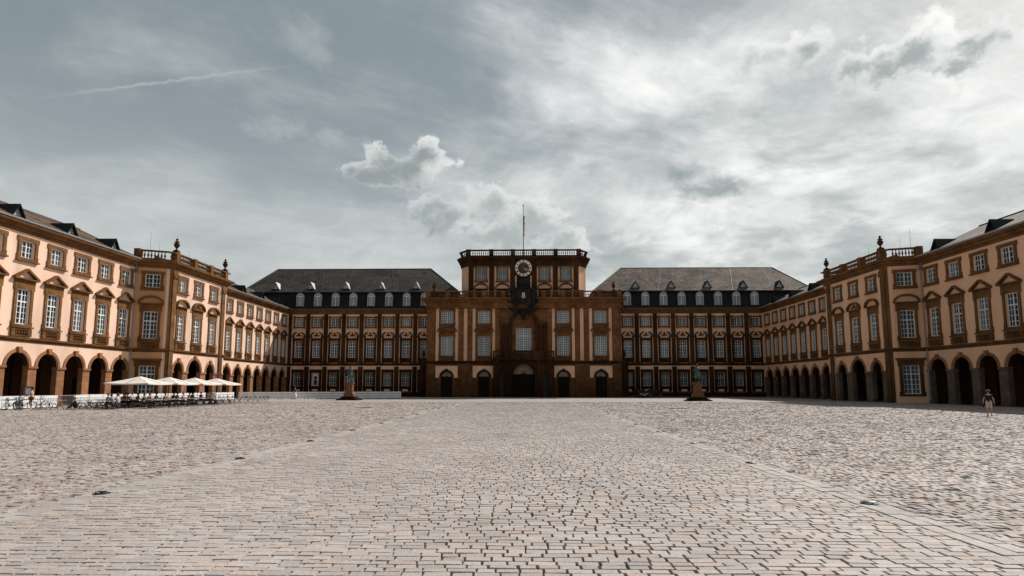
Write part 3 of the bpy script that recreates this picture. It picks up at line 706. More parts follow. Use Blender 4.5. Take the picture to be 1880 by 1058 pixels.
    for s_ in (-1, 1):
        nb.box(min(s_*2.05, s_*2.6), max(s_*2.05, s_*2.6), -.5, 0, 6.5, 12.7); nb.box(min(s_*2.6, s_*4.1), max(s_*2.6, s_*4.1), -.75, 0, 12.4, 12.95)
    bpart('niche_arch', nb, 'stone_dark', B)
    for x in (-3.05, -3.75, 3.05, 3.75):
        c = MB(); c.lathe([(.32, 0), (.32, .25), (.25, .35), (.23, 4.9), (.33, 5.2), (.36, 5.4)], x, -.42, 7.0, 12); bpart('column', c, 'stone_dark', B)
    bl = MB(); bl.box(-5.5, 5.5, -1.7, -.001, 6.46, 6.78); bl.box(-5.3, 5.3, -1.65, -1.4, 7.85, 8.02); bl.box(-5.3, 5.3, -1.65, -1.4, 6.78, 6.92)
    for a, b in ((-5.0, -3.3), (-1.6, 1.6), (3.3, 5.0)): balusters(bl, (a, -1.52), (b, -1.52), 6.92, .93, .3)
    for a, b in ((-5.3, -5.0), (-3.3, -1.6), (1.6, 3.3), (5.0, 5.3)): bl.box(a, b, -1.66, -1.36, 6.92, 7.85)
    for x in (-4.6, -2.7, 2.7, 4.6): bl.box(x-.2, x+.2, -1.6, -1.15, 5.8, 6.46)
    bpart('balcony', bl, 'stone_dark', B)
    be = [(0, 5.75), (.2, 5.8), (.22, 6.0), (.36, 6.1), (.38, 6.3), (0, 6.34)]
    for pa in ([(-HW, 6), (-HW, 0), (-5.3, 0)], [(5.3, 0), (HW, 0), (HW, 6)]):
        m = MB(); m.sweep(pa, be); bpart('belt_course', m, 'stone_dark', B)
    en = [(0, 15.55), (.25, 15.6), (.25, 15.95), (.15, 16.0), (.15, 16.55), (.45, 16.65), (.55, 16.95), (.9, 17.1), (.95, 17.4), (0, 17.42)]
    m = MB(); m.sweep([(-HW, 6), (-HW, 0), (-5.3, 0), (-5.3, -.25), (5.3, -.25), (5.3, 0), (HW, 0), (HW, 6)], en); bpart('cornice', m, 'stone_mid', B)
    m = MB(); pth = [(-HW, 6), (-HW, 0), (HW, 0), (HW, 6)]
    m.sweep(pth, [(-.2, 17.42), (.3, 17.42), (.3, 17.6), (-.2, 17.6)]); m.sweep(pth, [(-.15, 18.5), (.32, 18.5), (.32, 18.68), (-.15, 18.68)])
    balusters(m, (-16.8, -.1), (-2.6, -.1), 17.6, .9, .36); balusters(m, (2.6, -.1), (16.8, -.1), 17.6, .9, .36)
    for s_ in (-1, 1): balusters(m, (s_*HW, .4), (s_*HW, 5.6), 17.6, .9, .36)
    bo = bpart('balustrade', m, 'stone_mid', B)
    for u in (-16.9, -13.5, -10.2, -6.97, -3.6, 3.6, 6.97, 10.2, 13.5, 16.9):
        q = MB(); q.box(u-.42, u+.42, -.4, .25, 17.42, 18.78); bpart('pedestal', q, 'stone_mid', bo)
    for u in (-15.9, 15.9):
        q = MB(); q.box(u-.3, u+.3, -.36, .2, 17.6, 18.8); q.lathe(URN, u, -.1, 18.8, 12, .85); bpart('urn', q, 'stone_dark', B)
    # roof deck
    q = MB(); q.box(-HW+.1, HW-.1, .1, 17.9, 17.2, 17.38); bpart('roof_deck', q, 'zinc_dark', B)
    # upper storey (tower)
    ty = 1.0; tp = [(-11.3, 9.0), (-11.3, 2.9), (-10.9, 2.4), (-9.9, ty), (9.9, ty), (10.9, 2.4), (11.3, 2.9), (11.3, 9.0)]
    tw = [-7.6, -3.78, 3.78, 7.6]
    T = MB(); wall(T, -9.9, 9.9, 17.4, 24, [(u-.78, u+.78, 20.75, 23.15) for u in tw], y=ty)
    for a, b in list(zip(tp, tp[1:])):
        if a[0] == -9.9: continue
        T.quad((a[0], a[1], 17.4), (b[0], b[1], 17.4), (b[0], b[1], 24), (a[0], a[1], 24))
    T.quad((-11.3, 9, 17.4), (11.3, 9, 17.4), (11.3, 9, 24), (-11.3, 9, 24))
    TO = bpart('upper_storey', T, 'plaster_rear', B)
    for u in (-9.42, -5.7, -1.95, 1.95, 5.7, 9.42):
        p = MB(); p.box(u-.45, u+.45, ty-.2, ty-.001, 17.4, 23.6); p.box(u-.52, u+.52, ty-.28, ty-.002, 23.1, 23.6); bpart('pilaster', p, 'stone_dark', B)
    for u in tw:
        put('t_win', B, u, ty)
        p = MB(); ped_seg(p, 1.32, 19.15, 1.15, .34, .24); p.box(-1.05, 1.05, -.1, 0, 17.5, 19.15); bpart('pediment', p, 'stone_dark', B, (u, ty, 0))
    # richer dark bays behind the clock
    p = MB(); p.box(-1.5, 1.5, ty-.08, ty-.001, 17.4, 23.6); bpart('clock_bay', p, 'stone_dark', B)
    for s_ in (-1, 1):
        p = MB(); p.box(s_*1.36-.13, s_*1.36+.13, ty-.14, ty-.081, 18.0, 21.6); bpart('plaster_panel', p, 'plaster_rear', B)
    tc = [(0, 23.4), (.2, 23.45), (.2, 23.85), (.12, 23.9), (.12, 24.3), (.45, 24.5), (.8, 24.75), (.9, 25.05), (0, 25.1)]
    m = MB(); m.sweep(tp, tc); bpart('cornice', m, 'stone_dark', B)
    m = MB(); tb = tp
    m.sweep(tb, [(-.2, 25.1), (.42, 25.1), (.42, 25.3), (-.2, 25.3)]); m.sweep(tb, [(-.05, 26.15), (.45, 26.15), (.45, 26.35), (-.05, 26.35)])
    secs = [(-9.1, -6.6), (-5.4, -2.5), (-1.35, 1.35), (2.5, 5.4), (6.6, 9.1)]
    secs = [(-9.3, -6.2), (-5.35, -2.3), (-1.5, 1.5), (2.3, 5.35), (6.2, 9.3)]
    for a, b in secs: balusters(m, (a, ty-.2), (b, ty-.2), 25.3, .85, .4, 8, 1.15)
    for s_ in (-1, 1):
        balusters(m, (s_*10.05, 1.0), (s_*10.85, 2.1), 25.3, .85, .4); balusters(m, (s_*11.5, 3.4), (s_*11.5, 8.6), 25.3, .85, .42)
    bo = bpart('balustrade', m, 'stone_dark', B)
    for u in (-9.9, -5.78, -1.9, 1.9, 5.78, 9.9):
        q = MB(); q.box(u-.4, u+.4, ty-.42, ty+.1, 25.1, 26.42); bpart('pedestal', q, 'stone_dark', bo)
    q = MB(); q.add([(x, y, 25.0) for x, y in tp], [tuple(range(len(tp)))]); bpart('roof_deck', q, 'zinc_dark', B)
    # clock
    ck = bpart('clock', (lambda m: (m.band([(1.02*math.cos(2*PI*i/40), 22.9+1.02*math.sin(2*PI*i/40)) for i in range(41)], [(1.5*math.cos(2*PI*i/40), 22.9+1.5*math.sin(2*PI*i/40)) for i in range(41)], ty-.62, ty-.5), m)[1])(MB()), 'cream', B)
    ck.name = 'clock'
    m = MB(); m.add([(1.05*math.cos(2*PI*i/32), ty-.45, 22.9+1.05*math.sin(2*PI*i/32)) for i in range(32)], [tuple(range(32))]); bpart('dial_centre', m, 'dial_blue', ck)
    m = MB(); m.band([(1.42*math.cos(2*PI*i/40), 22.9+1.42*math.sin(2*PI*i/40)) for i in range(41)], [(1.58*math.cos(2*PI*i/40), 22.9+1.58*math.sin(2*PI*i/40)) for i in range(41)], ty-.5, ty-.0); bpart('rim', m, 'iron', ck)
    rom = ['XII', 'I', 'II', 'III', 'IIII', 'V', 'VI', 'VII', 'VIII', 'IX', 'X', 'XI']; m = MB()
    for i, t in enumerate(rom):
        a = -2*PI*i/12; wdt = {'I': .075, 'V': .15, 'X': .16}; tot = sum(wdt[c] for c in t); x = -tot/2
        def seg(x0, z0, x1, z1):
            w = .028; d = Vector((x1-x0, z1-z0)).normalized(); n_ = Vector((-d.y, d.x))*w
            pts = [(x0+n_.x, z0+n_.y), (x0-n_.x, z0-n_.y), (x1-n_.x, z1-n_.y), (x1+n_.x, z1+n_.y)]
            ca, sa = math.cos(a), math.sin(a)
            pts = [(px_*ca-(pz+1.26)*sa, 22.9+px_*sa+(pz+1.26)*ca) for px_, pz in pts]
            m.prism(pts, ty-.66, ty-.621)
        for c in t:
            w = wdt[c]
            if c == 'I': seg(x+w/2, -.17, x+w/2, .17)
            elif c == 'V': seg(x+.02, .17, x+w/2, -.17); seg(x+w-.02, .17, x+w/2, -.17)
            else: seg(x+.02, .17, x+w-.02, -.17); seg(x+w-.02, .17, x+.02, -.17)
            x += w
    bpart('numerals', m, 'black', ck)
    m = MB()
    for ang, ln, w in ((-R(108), 1.25, .07), (-R(129), .85, .11)):
        d = Vector((math.cos(PI/2+ang), math.sin(PI/2+ang))); n_ = Vector((-d.y, d.x))*w
        o = Vector((0, 22.9)); p = [o-n_-d*.3, o+n_-d*.3, o+n_*.9+d*ln*.8, o+d*ln, o-n_*.9+d*ln*.8]
        m.prism([tuple(q) for q in p], ty-.72, ty-.68)
    bpart('hands', m, 'gilt', ck)
    # coat of arms
    m = MB()
    sh = [(-1.0, 17.4), (-1.05, 16.4), (-.8, 15.6), (-.35, 15.1), (0, 14.9), (.35, 15.1), (.8, 15.6), (1.05, 16.4), (1.0, 17.4), (.5, 17.65), (0, 17.5), (-.5, 17.65)]
    sh = [(x*1.15, z+1.3) for x, z in sh]
    m.prism(sh, -1.5, -.9)
    rr = random.Random(3)
    for s_ in (-1, 1):     # supporters: rampant lions in profile
        m.sphere((s_*1.75, -1.1, 17.4), .62, 10, 8, (.75, .7, 1.5)); m.sphere((s_*1.5, -1.2, 18.75), .42, 9, 7, (1, .9, 1.1)); m.sphere((s_*1.2, -1.35, 18.7), .2, 7, 5)
        m.tube((s_*1.7, -1.2, 18.0), (s_*1.0, -1.5, 18.1), .17, .12); m.tube((s_*1.8, -1.1, 16.8), (s_*1.4, -1.2, 15.9), .28, .16); m.tube((s_*1.4, -1.2, 15.9), (s_*1.8, -1.3, 15.5), .16, .14)
        m.path([(s_*2.0, -.9, 16.7), (s_*2.5, -.9, 16.5), (s_*2.75, -.95, 17.0), (s_*2.6, -1.0, 17.6), (s_*2.85, -1.0, 17.95)], .1)
        m.path([(s_*.4, -1.2, 15.4), (s_*1.2, -1.2, 15.0), (s_*2.1, -1.1, 15.1), (s_*2.6, -1.0, 15.7)], .17)
        for k in range(16): m.sphere((s_*rr.uniform(.5, 2.3), -1.0+rr.uniform(-.25, .1), rr.uniform(15.0, 19.2)), rr.uniform(.2, .42), 8, 6, (1, .8, rr.uniform(.7, 1.5)))
    m.lathe([(.72, 0), (.78, .2), (.7, .3), (1.0, .7), (1.05, 1.0), (.85, 1.3), (.4, 1.5), (.1, 1.55), (.14, 1.8), (.02, 1.95)], 0, -.95, 18.85, 14, 1.22)
    for k in range(9):
        a = 2*PI*k/9; m.sphere((.85*math.cos(a), -.95+.85*math.sin(a), 19.35), .2, 7, 5)
    m.prism([(-.35, 13.6), (.35, 13.6), (.6, 15.6), (-.6, 15.6)], -.9, -.3); m.sphere((0, -.95, 14.6), .4, 8, 6, (1, .7, 1.4)); m.tube((0, -.8, 14.2), (0, -.7, 13.4), .25, .06)
    ca = bpart('coat_of_arms', m, 'iron', B)
    m = MB()
    for cz, r_ in ((17.95, .24), (17.5, .3)):
        m.band([(r_*.5*math.cos(2*PI*i/16), cz+r_*.5*math.sin(2*PI*i/16)) for i in range(17)], [(r_*math.cos(2*PI*i/16), cz+r_*math.sin(2*PI*i/16)) for i in range(17)], -1.58, -1.5)
    bpart('shield_charge', m, 'cream', ca)
    # flagpole and side returns
    m = MB(); m.tube((0, 2.5, 25), (0, 2.5, 35.0), .11, .05, 8); m.sphere((0, 2.5, 35.05), .14, 8, 6); fp = bpart('flagpole', m, 'galv', B)
    fs = []
    for i, mt in enumerate(('black', 'red', 'gold')):
        q = MB(); zt = 33.0-i*1.25
        for k in range(6):
            x = .1+.03*math.sin(k*1.3+i); q.tube((x, 2.5+.08*math.sin(k*2), zt-k*.21), (.1+.03*math.sin((k+1)*1.3+i), 2.5, zt-(k+1)*.21), .13-.006*k, .12-.006*k, 6)
        bpart('flag', q, mt, fp)
    for s_ in (-1, 1):
        q = MB(); a, b = sorted((s_*(HW+.01), s_*(HW+1.35))); q.box(a, b, 1.2, 4.9, 0, 6.0); q.box(a, b+0, 1.0, 4.9, 6.0, 6.3); bpart('side_porch', q, 'stone_dark', B)
        q = MB(); q.box(s_*(HW+.75)-.3, s_*(HW+.75)+.3, 1.3, 1.9, 6.3, 6.9); q.lathe(URN, s_*(HW+.75), 1.6, 6.9, 10, .8); bpart('urn', q, 'stone_dark', B)
centre()

# ------------------------------------------------------------------ ground
def tagS(o): o['kind'] = 'structure'; return o
def sett_mesh(name, rows, mat, tops=.0, sides=.035, gx=.010, gy=.008, tilt=.012, jit=.006, colfn=None):
    """rows: arrays of stones (x0,x1,y0,y1)"""
    A = np.concatenate(rows); n = len(A)
    j = lambda s_: rng.uniform(-s_, s_, n)
    g1 = gx*rng.uniform(.4, 1.8, n); g2 = gy*rng.uniform(.4, 1.8, n)
    x0, x1, y0, y1 = A[:, 0]+g1, A[:, 1]-g1, A[:, 2]+g2, A[:, 3]-g2
    z = tops+rng.uniform(-.006, .004, n)
    tx = rng.normal(0, tilt, n); ty = rng.normal(0, tilt, n)
    cx = (x0+x1)/2; cy = (y0+y1)/2
    V = np.zeros((n, 8, 3))
    for k, (sx, sy) in enumerate(((0, 0), (1, 0), (1, 1), (0, 1))):
        xx = (x1 if sx else x0)+j(jit); yy = (y1 if sy else y0)+j(jit)
        bx = .007 if sx == 0 else -.007; by = .006 if sy == 0 else -.006
        V[:, k, 0] = xx+bx; V[:, k, 1] = yy+by; V[:, k, 2] = z+tx*(xx-cx)*6+ty*(yy-cy)*6
        V[:, k+4, 0] = xx; V[:, k+4, 1] = yy; V[:, k+4, 2] = -sides
    Fq = np.array([(0, 1, 2, 3), (4, 5, 1, 0), (5, 6, 2, 1), (6, 7, 3, 2), (7, 4, 0, 3)])
    Fa = (np.arange(n)[:, None, None]*8+Fq[None]).reshape(-1)
    me = bpy.data.meshes.new(name); me.vertices.add(n*8); me.vertices.foreach_set('co', V.reshape(-1))
    me.loops.add(len(Fa)); me.loops.foreach_set('vertex_index', Fa.astype(np.int32))
    me.polygons.add(n*5); me.polygons.foreach_set('loop_start', np.arange(0, n*20, 4, dtype=np.int32))
    try: me.polygons.foreach_set('loop_total', np.full(n*5, 4, dtype=np.int32))
    except Exception: pass
    me.update(calc_edges=True)
    col = colfn(n, cx, cy); me.shade_flat(); ca = me.color_attributes.new('Col', 'FLOAT_COLOR', 'POINT')
    full = np.ones((n, 8, 4)); full[:, :, :3] = col[:, None, :]; ca.data.foreach_set('color', full.reshape(-1).astype(np.float32))
    me.materials.append(M[mat]); return link(name, me)
XL, XR = -7.6, 5.65
rowsl = []; y = 3.0; i = 0
while y < 79:
    h = rng.uniform(.125, .18); 
    xa, xb = max(XL+.24, -.95*y-2.5), min(XR-.24, .95*y+2.5)
    n = int((xb-xa)/.2)+4
    w = rng.uniform(.19, .34, n); e = np.concatenate([[xa-rng.uniform(0, .2)], xa+np.cumsum(w)]); e = e[e < xb-.08]; e = np.append(e, xb); e[0] = xa
    rowsl.append(np.stack([e[:-1], e[1:], np.full(len(e)-1, y), np.full(len(e)-1, y+h)], 1)); y += h
def col_strip(n, cx, cy):
    base = np.array([.418, .37, .347])*rng.uniform(.86, 1.08, n)[:, None]
    t = rng.uniform(0, 1, n)
    base[t < .12] *= np.array([1.03, .945, .885]); base[t > .88] *= np.array([.87, .89, .92]); return base
tagS(sett_mesh('path', rowsl, 'setts', gx=.008, gy=.0035, tilt=.0022, jit=.005, colfn=col_strip))
rb = []
for xc in (XL, XR):
    y = 3.0; a = []
    while y < 79:
        h = rng.uniform(.32, .5); a.append((xc-.24, xc, y, y+h)); y += h
    y = 3.0
    while y < 79:
        h = rng.uniform(.32, .5); a.append((xc, xc+.24, y, y+h)); y += h
    rb.append(np.array(a))
tagS(sett_mesh('path_border', rb, 'setts', gx=.004, gy=.004, tilt=.002, jit=.003, tops=.004, colfn=lambda n, cx, cy: np.array([.395, .355, .332])*rng.uniform(.88, 1.08, n)[:, None]))
rs = []; y = 6.5
while y < 79:
    h = rng.uniform(.13, .19) if y < 40 else rng.uniform(.17, .27)
    for xa, xb in ((max(-.93*y-3, -47), XL-.24), (XR+.24, min(.93*y+3, 47))):
        if xb-xa < .3: continue
        n = int((xb-xa)/.15)+4; w = rng.uniform(.12, .24, n) if y < 40 else rng.uniform(.16, .3, n)
        e = np.concatenate([[xa], xa+np.cumsum(w)]); e = e[e < xb-.06]; e = np.append(e, xb)
        dy = .05*np.sin(e[:-1]*1.7+y*.3)
        a = np.stack([e[:-1], e[1:], y+dy, y+h+dy], 1); rs.append(a)
    y += h
def col_side(n, cx, cy):
    base = np.array([.41, .36, .336])*rng.uniform(.78, 1.14, n)[:, None]
    t = rng.uniform(0, 1, n)
    base[t < .16] *= np.array([1.04, .9, .81]); base[t > .86] *= np.array([.8, .85, .9]); return base
tagS(sett_mesh('cobbled_court', rs, 'setts', gx=.008, gy=.007, tilt=.008, jit=.012, colfn=col_side))
m = MB(); m.quad((-60, 2, -.03), (60, 2, -.03), (60, 79.2, -.03), (-60, 79.2, -.03)); tagS(part('joint_bed', m, 'joint', None))
m = MB(); m.quad((-60, 79.05, -.004), (60, 79.05, -.004), (60, 140, -.004), (-60, 140, -.004)); tagS(part('far_paving', m, 'farpave', None))
m = MB(); m.quad((-3500, -3500, -.06), (3500, -3500, -.06), (3500, 3500, -.06), (-3500, 3500, -.06)); tagS(part('ground', m, 'farpave', None))

# marker studs along the path
ST = [(.12, 0), (.12, .008), (.105, .026), (.075, .038), (.03, .042)]
ordn = ['nearest', 'second', 'third', 'fourth', 'fifth', 'sixth', 'seventh', 'eighth', 'ninth', 'tenth', 'eleventh']
for side, xs, ys0, mt in (('left', XL, 10.95, 'iron'), ('right', XR, 10.35, 'stud_metal')):
    proto = None
    for k in range(11):
        y = ys0+5.28*k
        lab = f'{ordn[k]} low round marker stud in the {side} edge of the central paved path' if k == 0 else f'{ordn[k]} marker stud from the camera along the {side} edge of the paved path'
        if proto is None:
            proto = thing('marker_stud', lab, 'stud', (xs, y, .006), 0, f'marker studs along the {side} path edge')
            a = MB(); a.lathe(ST, 0, 0, 0, 20); part('cap', a, mt, proto, smooth=True)
            b = MB(); b.lathe([(.14, -.01), (.14, .008), (.12, .012)], 0, 0, 0, 20); part('ring', b, 'blackmetal', proto)
            c = MB()
            for q in range(4):
                an = q*PI/2; c.box(.1*math.cos(an)-.02, .1*math.cos(an)+.02, .1*math.sin(an)-.012, .1*math.sin(an)+.012, .026, .034)
            part('lens', c, 'lamp', proto)
        else: dup(proto, (xs, y, .006), 0, lab)
for (px, py, lab) in ((668, 748.5, 'flat dark drain grate set in the cobbles left of the path'), (1247, 750.5, 'flat dark drain grate set in the cobbles right of the path')):
    g = ground(px, py); t = thing('drain_grate', lab, 'drain', (g.x, g.y, .002), .1)
    a = MB(); 
    for (x0, x1, y0, y1) in ((-.75, .75, -.3, -.25), (-.75, .75, .25, .3), (-.75, -.7, -.25, .25), (.7, .75, -.25, .25)): a.box(x0, x1, y0, y1, 0, .03)
    part('frame', a, 'iron', t)
    b = MB()
    for k in range(18): x = -.68+k*.08; b.box(x, x+.035, -.25, .25, .0, .022)
    part('grille', b, 'iron', t)

# ------------------------------------------------------------------ people
def skin_mesh(nodes, edges, root, mat, sub=1, name='body'):
    names = list(nodes); idx = {n: i for i, n in enumerate(names)}
    me = bpy.data.meshes.new('tmp'); me.from_pydata([nodes[n][0] for n in names], [(idx[a], idx[b]) for a, b in edges], []); me.update()
    ob = bpy.data.objects.new('tmp', me); C.objects.link(ob)
    ob.modifiers.new('s', 'SKIN'); sv = me.skin_vertices[0].data
    for n in names:
        r = nodes[n][1]; sv[idx[n]].radius = r if isinstance(r, tuple) else (r, r); sv[idx[n]].use_root = (n == root)
    ob.modifiers['s'].use_smooth_shade = True; ob.modifiers['s'].branch_smoothing = .3
    if sub: u = ob.modifiers.new('u', 'SUBSURF'); u.levels = sub; u.render_levels = sub
    dg = bpy.context.evaluated_depsgraph_get(); dg.update()
    out = bpy.data.meshes.new_from_object(ob.evaluated_get(dg)); out.name = name
    bpy.data.objects.remove(ob); bpy.data.meshes.remove(me)
    out.materials.clear(); out.materials.append(M[mat] if isinstance(mat, str) else mat); out.shade_smooth(); return out
def stand_pose(**kw):
    P = dict(pelvis=(0, 0, .96), spine=(0, .0, 1.14), chest=(0, .0, 1.34), neck=(0, .01, 1.49), head0=(0, -.005, 1.575), head=(0, -.01, 1.66), crown=(0, 0, 1.71), nose=(0, -.1, 1.635))
    for s_, t in ((-1, 'L'), (1, 'R')):
        P['sh'+t] = (s_*.17, .01, 1.41); P['el'+t] = (s_*.235, .03, 1.13); P['wr'+t] = (s_*.25, -.02, .88)
        P['hip'+t] = (s_*.09, 0, .9); P['kn'+t] = (s_*.1, -.02, .5); P['an'+t] = (s_*.105, .02, .09); P['toe'+t] = (s_*.12, -.15, .035)
    P.update(kw); return P
RAD = dict(pelvis=(.15, .11), spine=(.13, .1), chest=(.155, .11), neck=.055, head0=.07, head=(.085, .1), crown=(.07, .08), nose=.014, sh=.058, el=.042, wr=.027, hip=.09, kn=.058, an=.04, toe=.035)
BODY_E = [('pelvis', 'spine'), ('spine', 'chest'), ('chest', 'neck'), ('neck', 'head0'), ('head0', 'head'), ('head', 'crown'), ('head', 'nose')]
for t in 'LR': BODY_E += [('chest', 'sh'+t), ('sh'+t, 'el'+t), ('el'+t, 'wr'+t), ('pelvis', 'hip'+t), ('hip'+t, 'kn'+t), ('kn'+t, 'an'+t), ('an'+t, 'toe'+t)]
def rad(n): return RAD[n] if n in RAD else RAD[n[:-1]]
def grow(r, g): return (r[0]+g, r[1]+g) if isinstance(r, tuple) else r+g
def body_mesh(P, fingers=True):
    nodes = {n: (P[n], rad(n)) for n in P}; E = list(BODY_E)
    for t in 'LR':
        w = Vector(P['wr'+t]); d = (w-Vector(P['el'+t])).normalized(); s_ = -1 if t == 'L' else 1
        fw = Vector((0, -1, 0)); fw = (fw-d*fw.dot(d)).normalized(); pn = d.cross(fw)
        palm = w+d*.075; nodes['pa'+t] = (tuple(palm), (.034, .018)); E.append(('wr'+t, 'pa'+t))
        if fingers:
            for k, (o, ln) in enumerate(((-.03, .068), (-.01, .08), (.01, .076), (.03, .06))):
                b = palm+fw*o*-1+d*.03; m1 = b+d*ln*.55+pn*.008*s_; e = m1+d*ln*.4+pn*.02*s_
                for nm, q, r in ((f'f{k}a{t}', b, .0095), (f'f{k}b{t}', m1, .0085), (f'f{k}c{t}', e, .007)): nodes[nm] = (tuple(q), r)
                E += [('pa'+t, f'f{k}a{t}'), (f'f{k}a{t}', f'f{k}b{t}'), (f'f{k}b{t}', f'f{k}c{t}')]
            b = w+d*.03+fw*.035; e = b+d*.04+fw*.025
            nodes['ta'+t] = (tuple(b), .012); nodes['tb'+t] = (tuple(e), .009); E += [('wr'+t, 'ta'+t), ('ta'+t, 'tb'+t)]
    return skin_mesh(nodes, E, 'pelvis', 'skin', 1)
def lerp(a, b, t): return tuple(Vector(a)*(1-t)+Vector(b)*t)
def shirt_mesh(P, mat, sleeve=.6):
    n = {k: (P[k], grow(rad(k), .02)) for k in ('pelvis', 'spine', 'chest')}
    n['nk'] = (lerp(P['chest'], P['neck'], .55), .08); E = [('pelvis', 'spine'), ('spine', 'chest'), ('chest', 'nk')]
    for t in 'LR':
        n['sh'+t] = (P['sh'+t], .078); n['sl'+t] = (lerp(P['sh'+t], P['el'+t], min(sleeve, 1)), .06); E += [('chest', 'sh'+t), ('sh'+t, 'sl'+t)]
        if sleeve > 1: n['sm'+t] = (lerp(P['el'+t], P['wr'+t], sleeve-1), .042); E += [('sl'+t, 'sm'+t)]
    return skin_mesh(n, E, 'spine', mat, 1, 'shirt')
def legs_mesh(P, mat, ln=1.9, name='trousers'):
    n = {'pelvis': (P['pelvis'], (.17, .13))}; E = []
    for t in 'LR':
        n['hip'+t] = (P['hip'+t], .108); n['kn'+t] = (lerp(P['hip'+t], P['kn'+t], min(1, ln)), .078); E += [('pelvis', 'hip'+t), ('hip'+t, 'kn'+t)]
        if ln > 1: n['an'+t] = (lerp(P['kn'+t], P['an'+t], ln-1), .062); E += [('kn'+t, 'an'+t)]
    return skin_mesh(n, E, 'pelvis', mat, 1, name)
def shoes_mesh(P, mat):
    m = MB()
    for t in 'LR':
        a = Vector(P['an'+t]); b = Vector(P['toe'+t]); d = (b-a); d.z = 0; c = a+d*.45; c.z = min(a.z, b.z+.02)
        m.sphere((c.x, c.y, max(.04, c.z)), .05, 10, 6, (.95, 2.6, .85)) if abs(d.y) > abs(d.x) else m.sphere((c.x, c.y, max(.04, c.z)), .05, 10, 6, (2.6, .95, .85))
    return m.mesh('shoes', M[mat] if isinstance(mat, str) else mat, 1, True)
def hair_mesh(P, mat, long=0, bun=False):
    h = Vector(P['head']); m = MB(); m.sphere((h.x, h.y+.025, h.z+.025), .108, 14, 9, (.95, 1.02, 1.02))
    if long: m.sphere((h.x, h.y+.07, h.z-.06-long/2), .08, 10, 7, (1.1, .6, 1.3+long*4))
    if bun: m.sphere((h.x, h.y+.06, h.z+.13), .055, 10, 7)
    # cut the face opening
    me = m.mesh('hair', M[mat], 1, True)
    bm = bmesh.new(); bm.from_mesh(me)
    vs = [v for v in bm.verts if v.co.y < h.y-.035 and v.co.z < h.z+.055]; bmesh.ops.delete(bm, geom=vs, context='VERTS'); bm.to_mesh(me); bm.free(); return me
def face_parts(o, P):
    h = Vector(P['head']); m = MB()
    for s_ in (-1, 1): m.sphere((h.x+s_*.032, h.y-.088, h.z-.005), .011, 8, 5)
    link('eyes', m.mesh('eyes', M['black'], 1, True), o)
    m = MB(); m.sphere((h.x, h.y-.086, h.z-.07), .02, 8, 5, (1.2, .5, .35)); link('mouth', m.mesh('mouth', M['red'], 1, True), o)
    m = MB()
    for s_ in (-1, 1): m.sphere((h.x+s_*.09, h.y+.01, h.z-.02), .028, 8, 6, (.4, .7, 1.1))
    link('ears', m.mesh('ears', M['skin'], 1, True), o)
def person(loc, rz, P, label, top, bottom, hair='hair', sleeve=.6, leg=1.9, long=0, bun=False, shoes='black', scale=1.0, group=None, skirt=None, bname='trousers'):
    t = thing('person', label, 'person', loc, rz, group)
    link('body', body_mesh(P), t)
    if top: link('shirt', shirt_mesh(P, top, sleeve), t)
    if bottom and not skirt: link(bname, legs_mesh(P, bottom, leg, bname), t)
    if skirt:
        m = MB(); c = P['pelvis']; z1, z0, r = skirt; m.lathe([(r, z0), (r*.93, (z0+z1)/2), (.17, z1-.08), (.15, z1)], c[0], c[1], 0, 16); link('skirt', m.mesh('skirt', bottom, 1, True), t)
    link('shoes', shoes_mesh(P, shoes), t)
    if hair: link('hair', hair_mesh(P, hair, long, bun), t)
    face_parts(t, P)
    t.scale = (scale,)*3
    return t
# man walking away, right
g = ground(1817.5, 764.5)
P = stand_pose(knL=(-.1, -.1, .52), anL=(-.1, .02, .12), toeL=(-.11, -.13, .04), knR=(.1, .02, .5), anR=(.1, .3, .16), toeR=(.11, .22, .03), elR=(.27, .06, 1.14), wrR=(.3, -.02, .9), elL=(-.27, .04, 1.14), wrL=(-.29, -.1, .92))
mp = person((g.x, g.y, 0), 2.5, P, 'man in black T-shirt, pale shorts and cap walking at the right', cloth('black', (.012, .013, .015)), cloth('shorts', (.5, .44, .4)), leg=.95, bname='shorts', sleeve=.55, scale=.97)
m = MB(); h = Vector(P['head']); m.lathe([(.112, .03), (.112, .07), (.09, .115), (.03, .135)], h.x, h.y+.01, h.z-.02, 14); m.box(h.x-.06, h.x+.06, h.y-.2, h.y-.08, h.z+.015, h.z+.03); link('cap', m.mesh('cap', cloth('cap', (.5, .42, .38)), 1, True), mp)
m = MB(); w = Vector(P['wrR']); m.box(w.x-.04, w.x+.04, w.y-.1, w.y+.06, w.z-.32, w.z-.12); m.path([(w.x, w.y-.04, w.z-.12), (w.x, w.y, w.z-.08), (w.x, w.y+.03, w.z-.12)], .008)
bg = link('bag', m.mesh('bag', M['cloth_black'], 1), None); bg.matrix_world = Matrix.Translation((g.x, g.y, 0)) @ Matrix.Rotation(2.5, 4, 'Z'); tag(bg, 'small black bag carried by the man in pale shorts', 'bag')
# woman centre-left in white skirt
g = ground(541, 733.3)
P = stand_pose(elL=(-.24, -.04, 1.15), wrL=(-.1, -.2, 1.16), elR=(.25, 0, 1.15), wrR=(.14, -.2, 1.1))
wp = person((g.x, g.y, 0), PI*.1, P, 'woman in dark top and long white skirt before the barriers', cloth('black', (.01, .01, .01)), cloth('whiteskirt', (.7, .7, .7)), hair='hair_brown', long=.12, skirt=(1.02, .08, .3), scale=1.08)
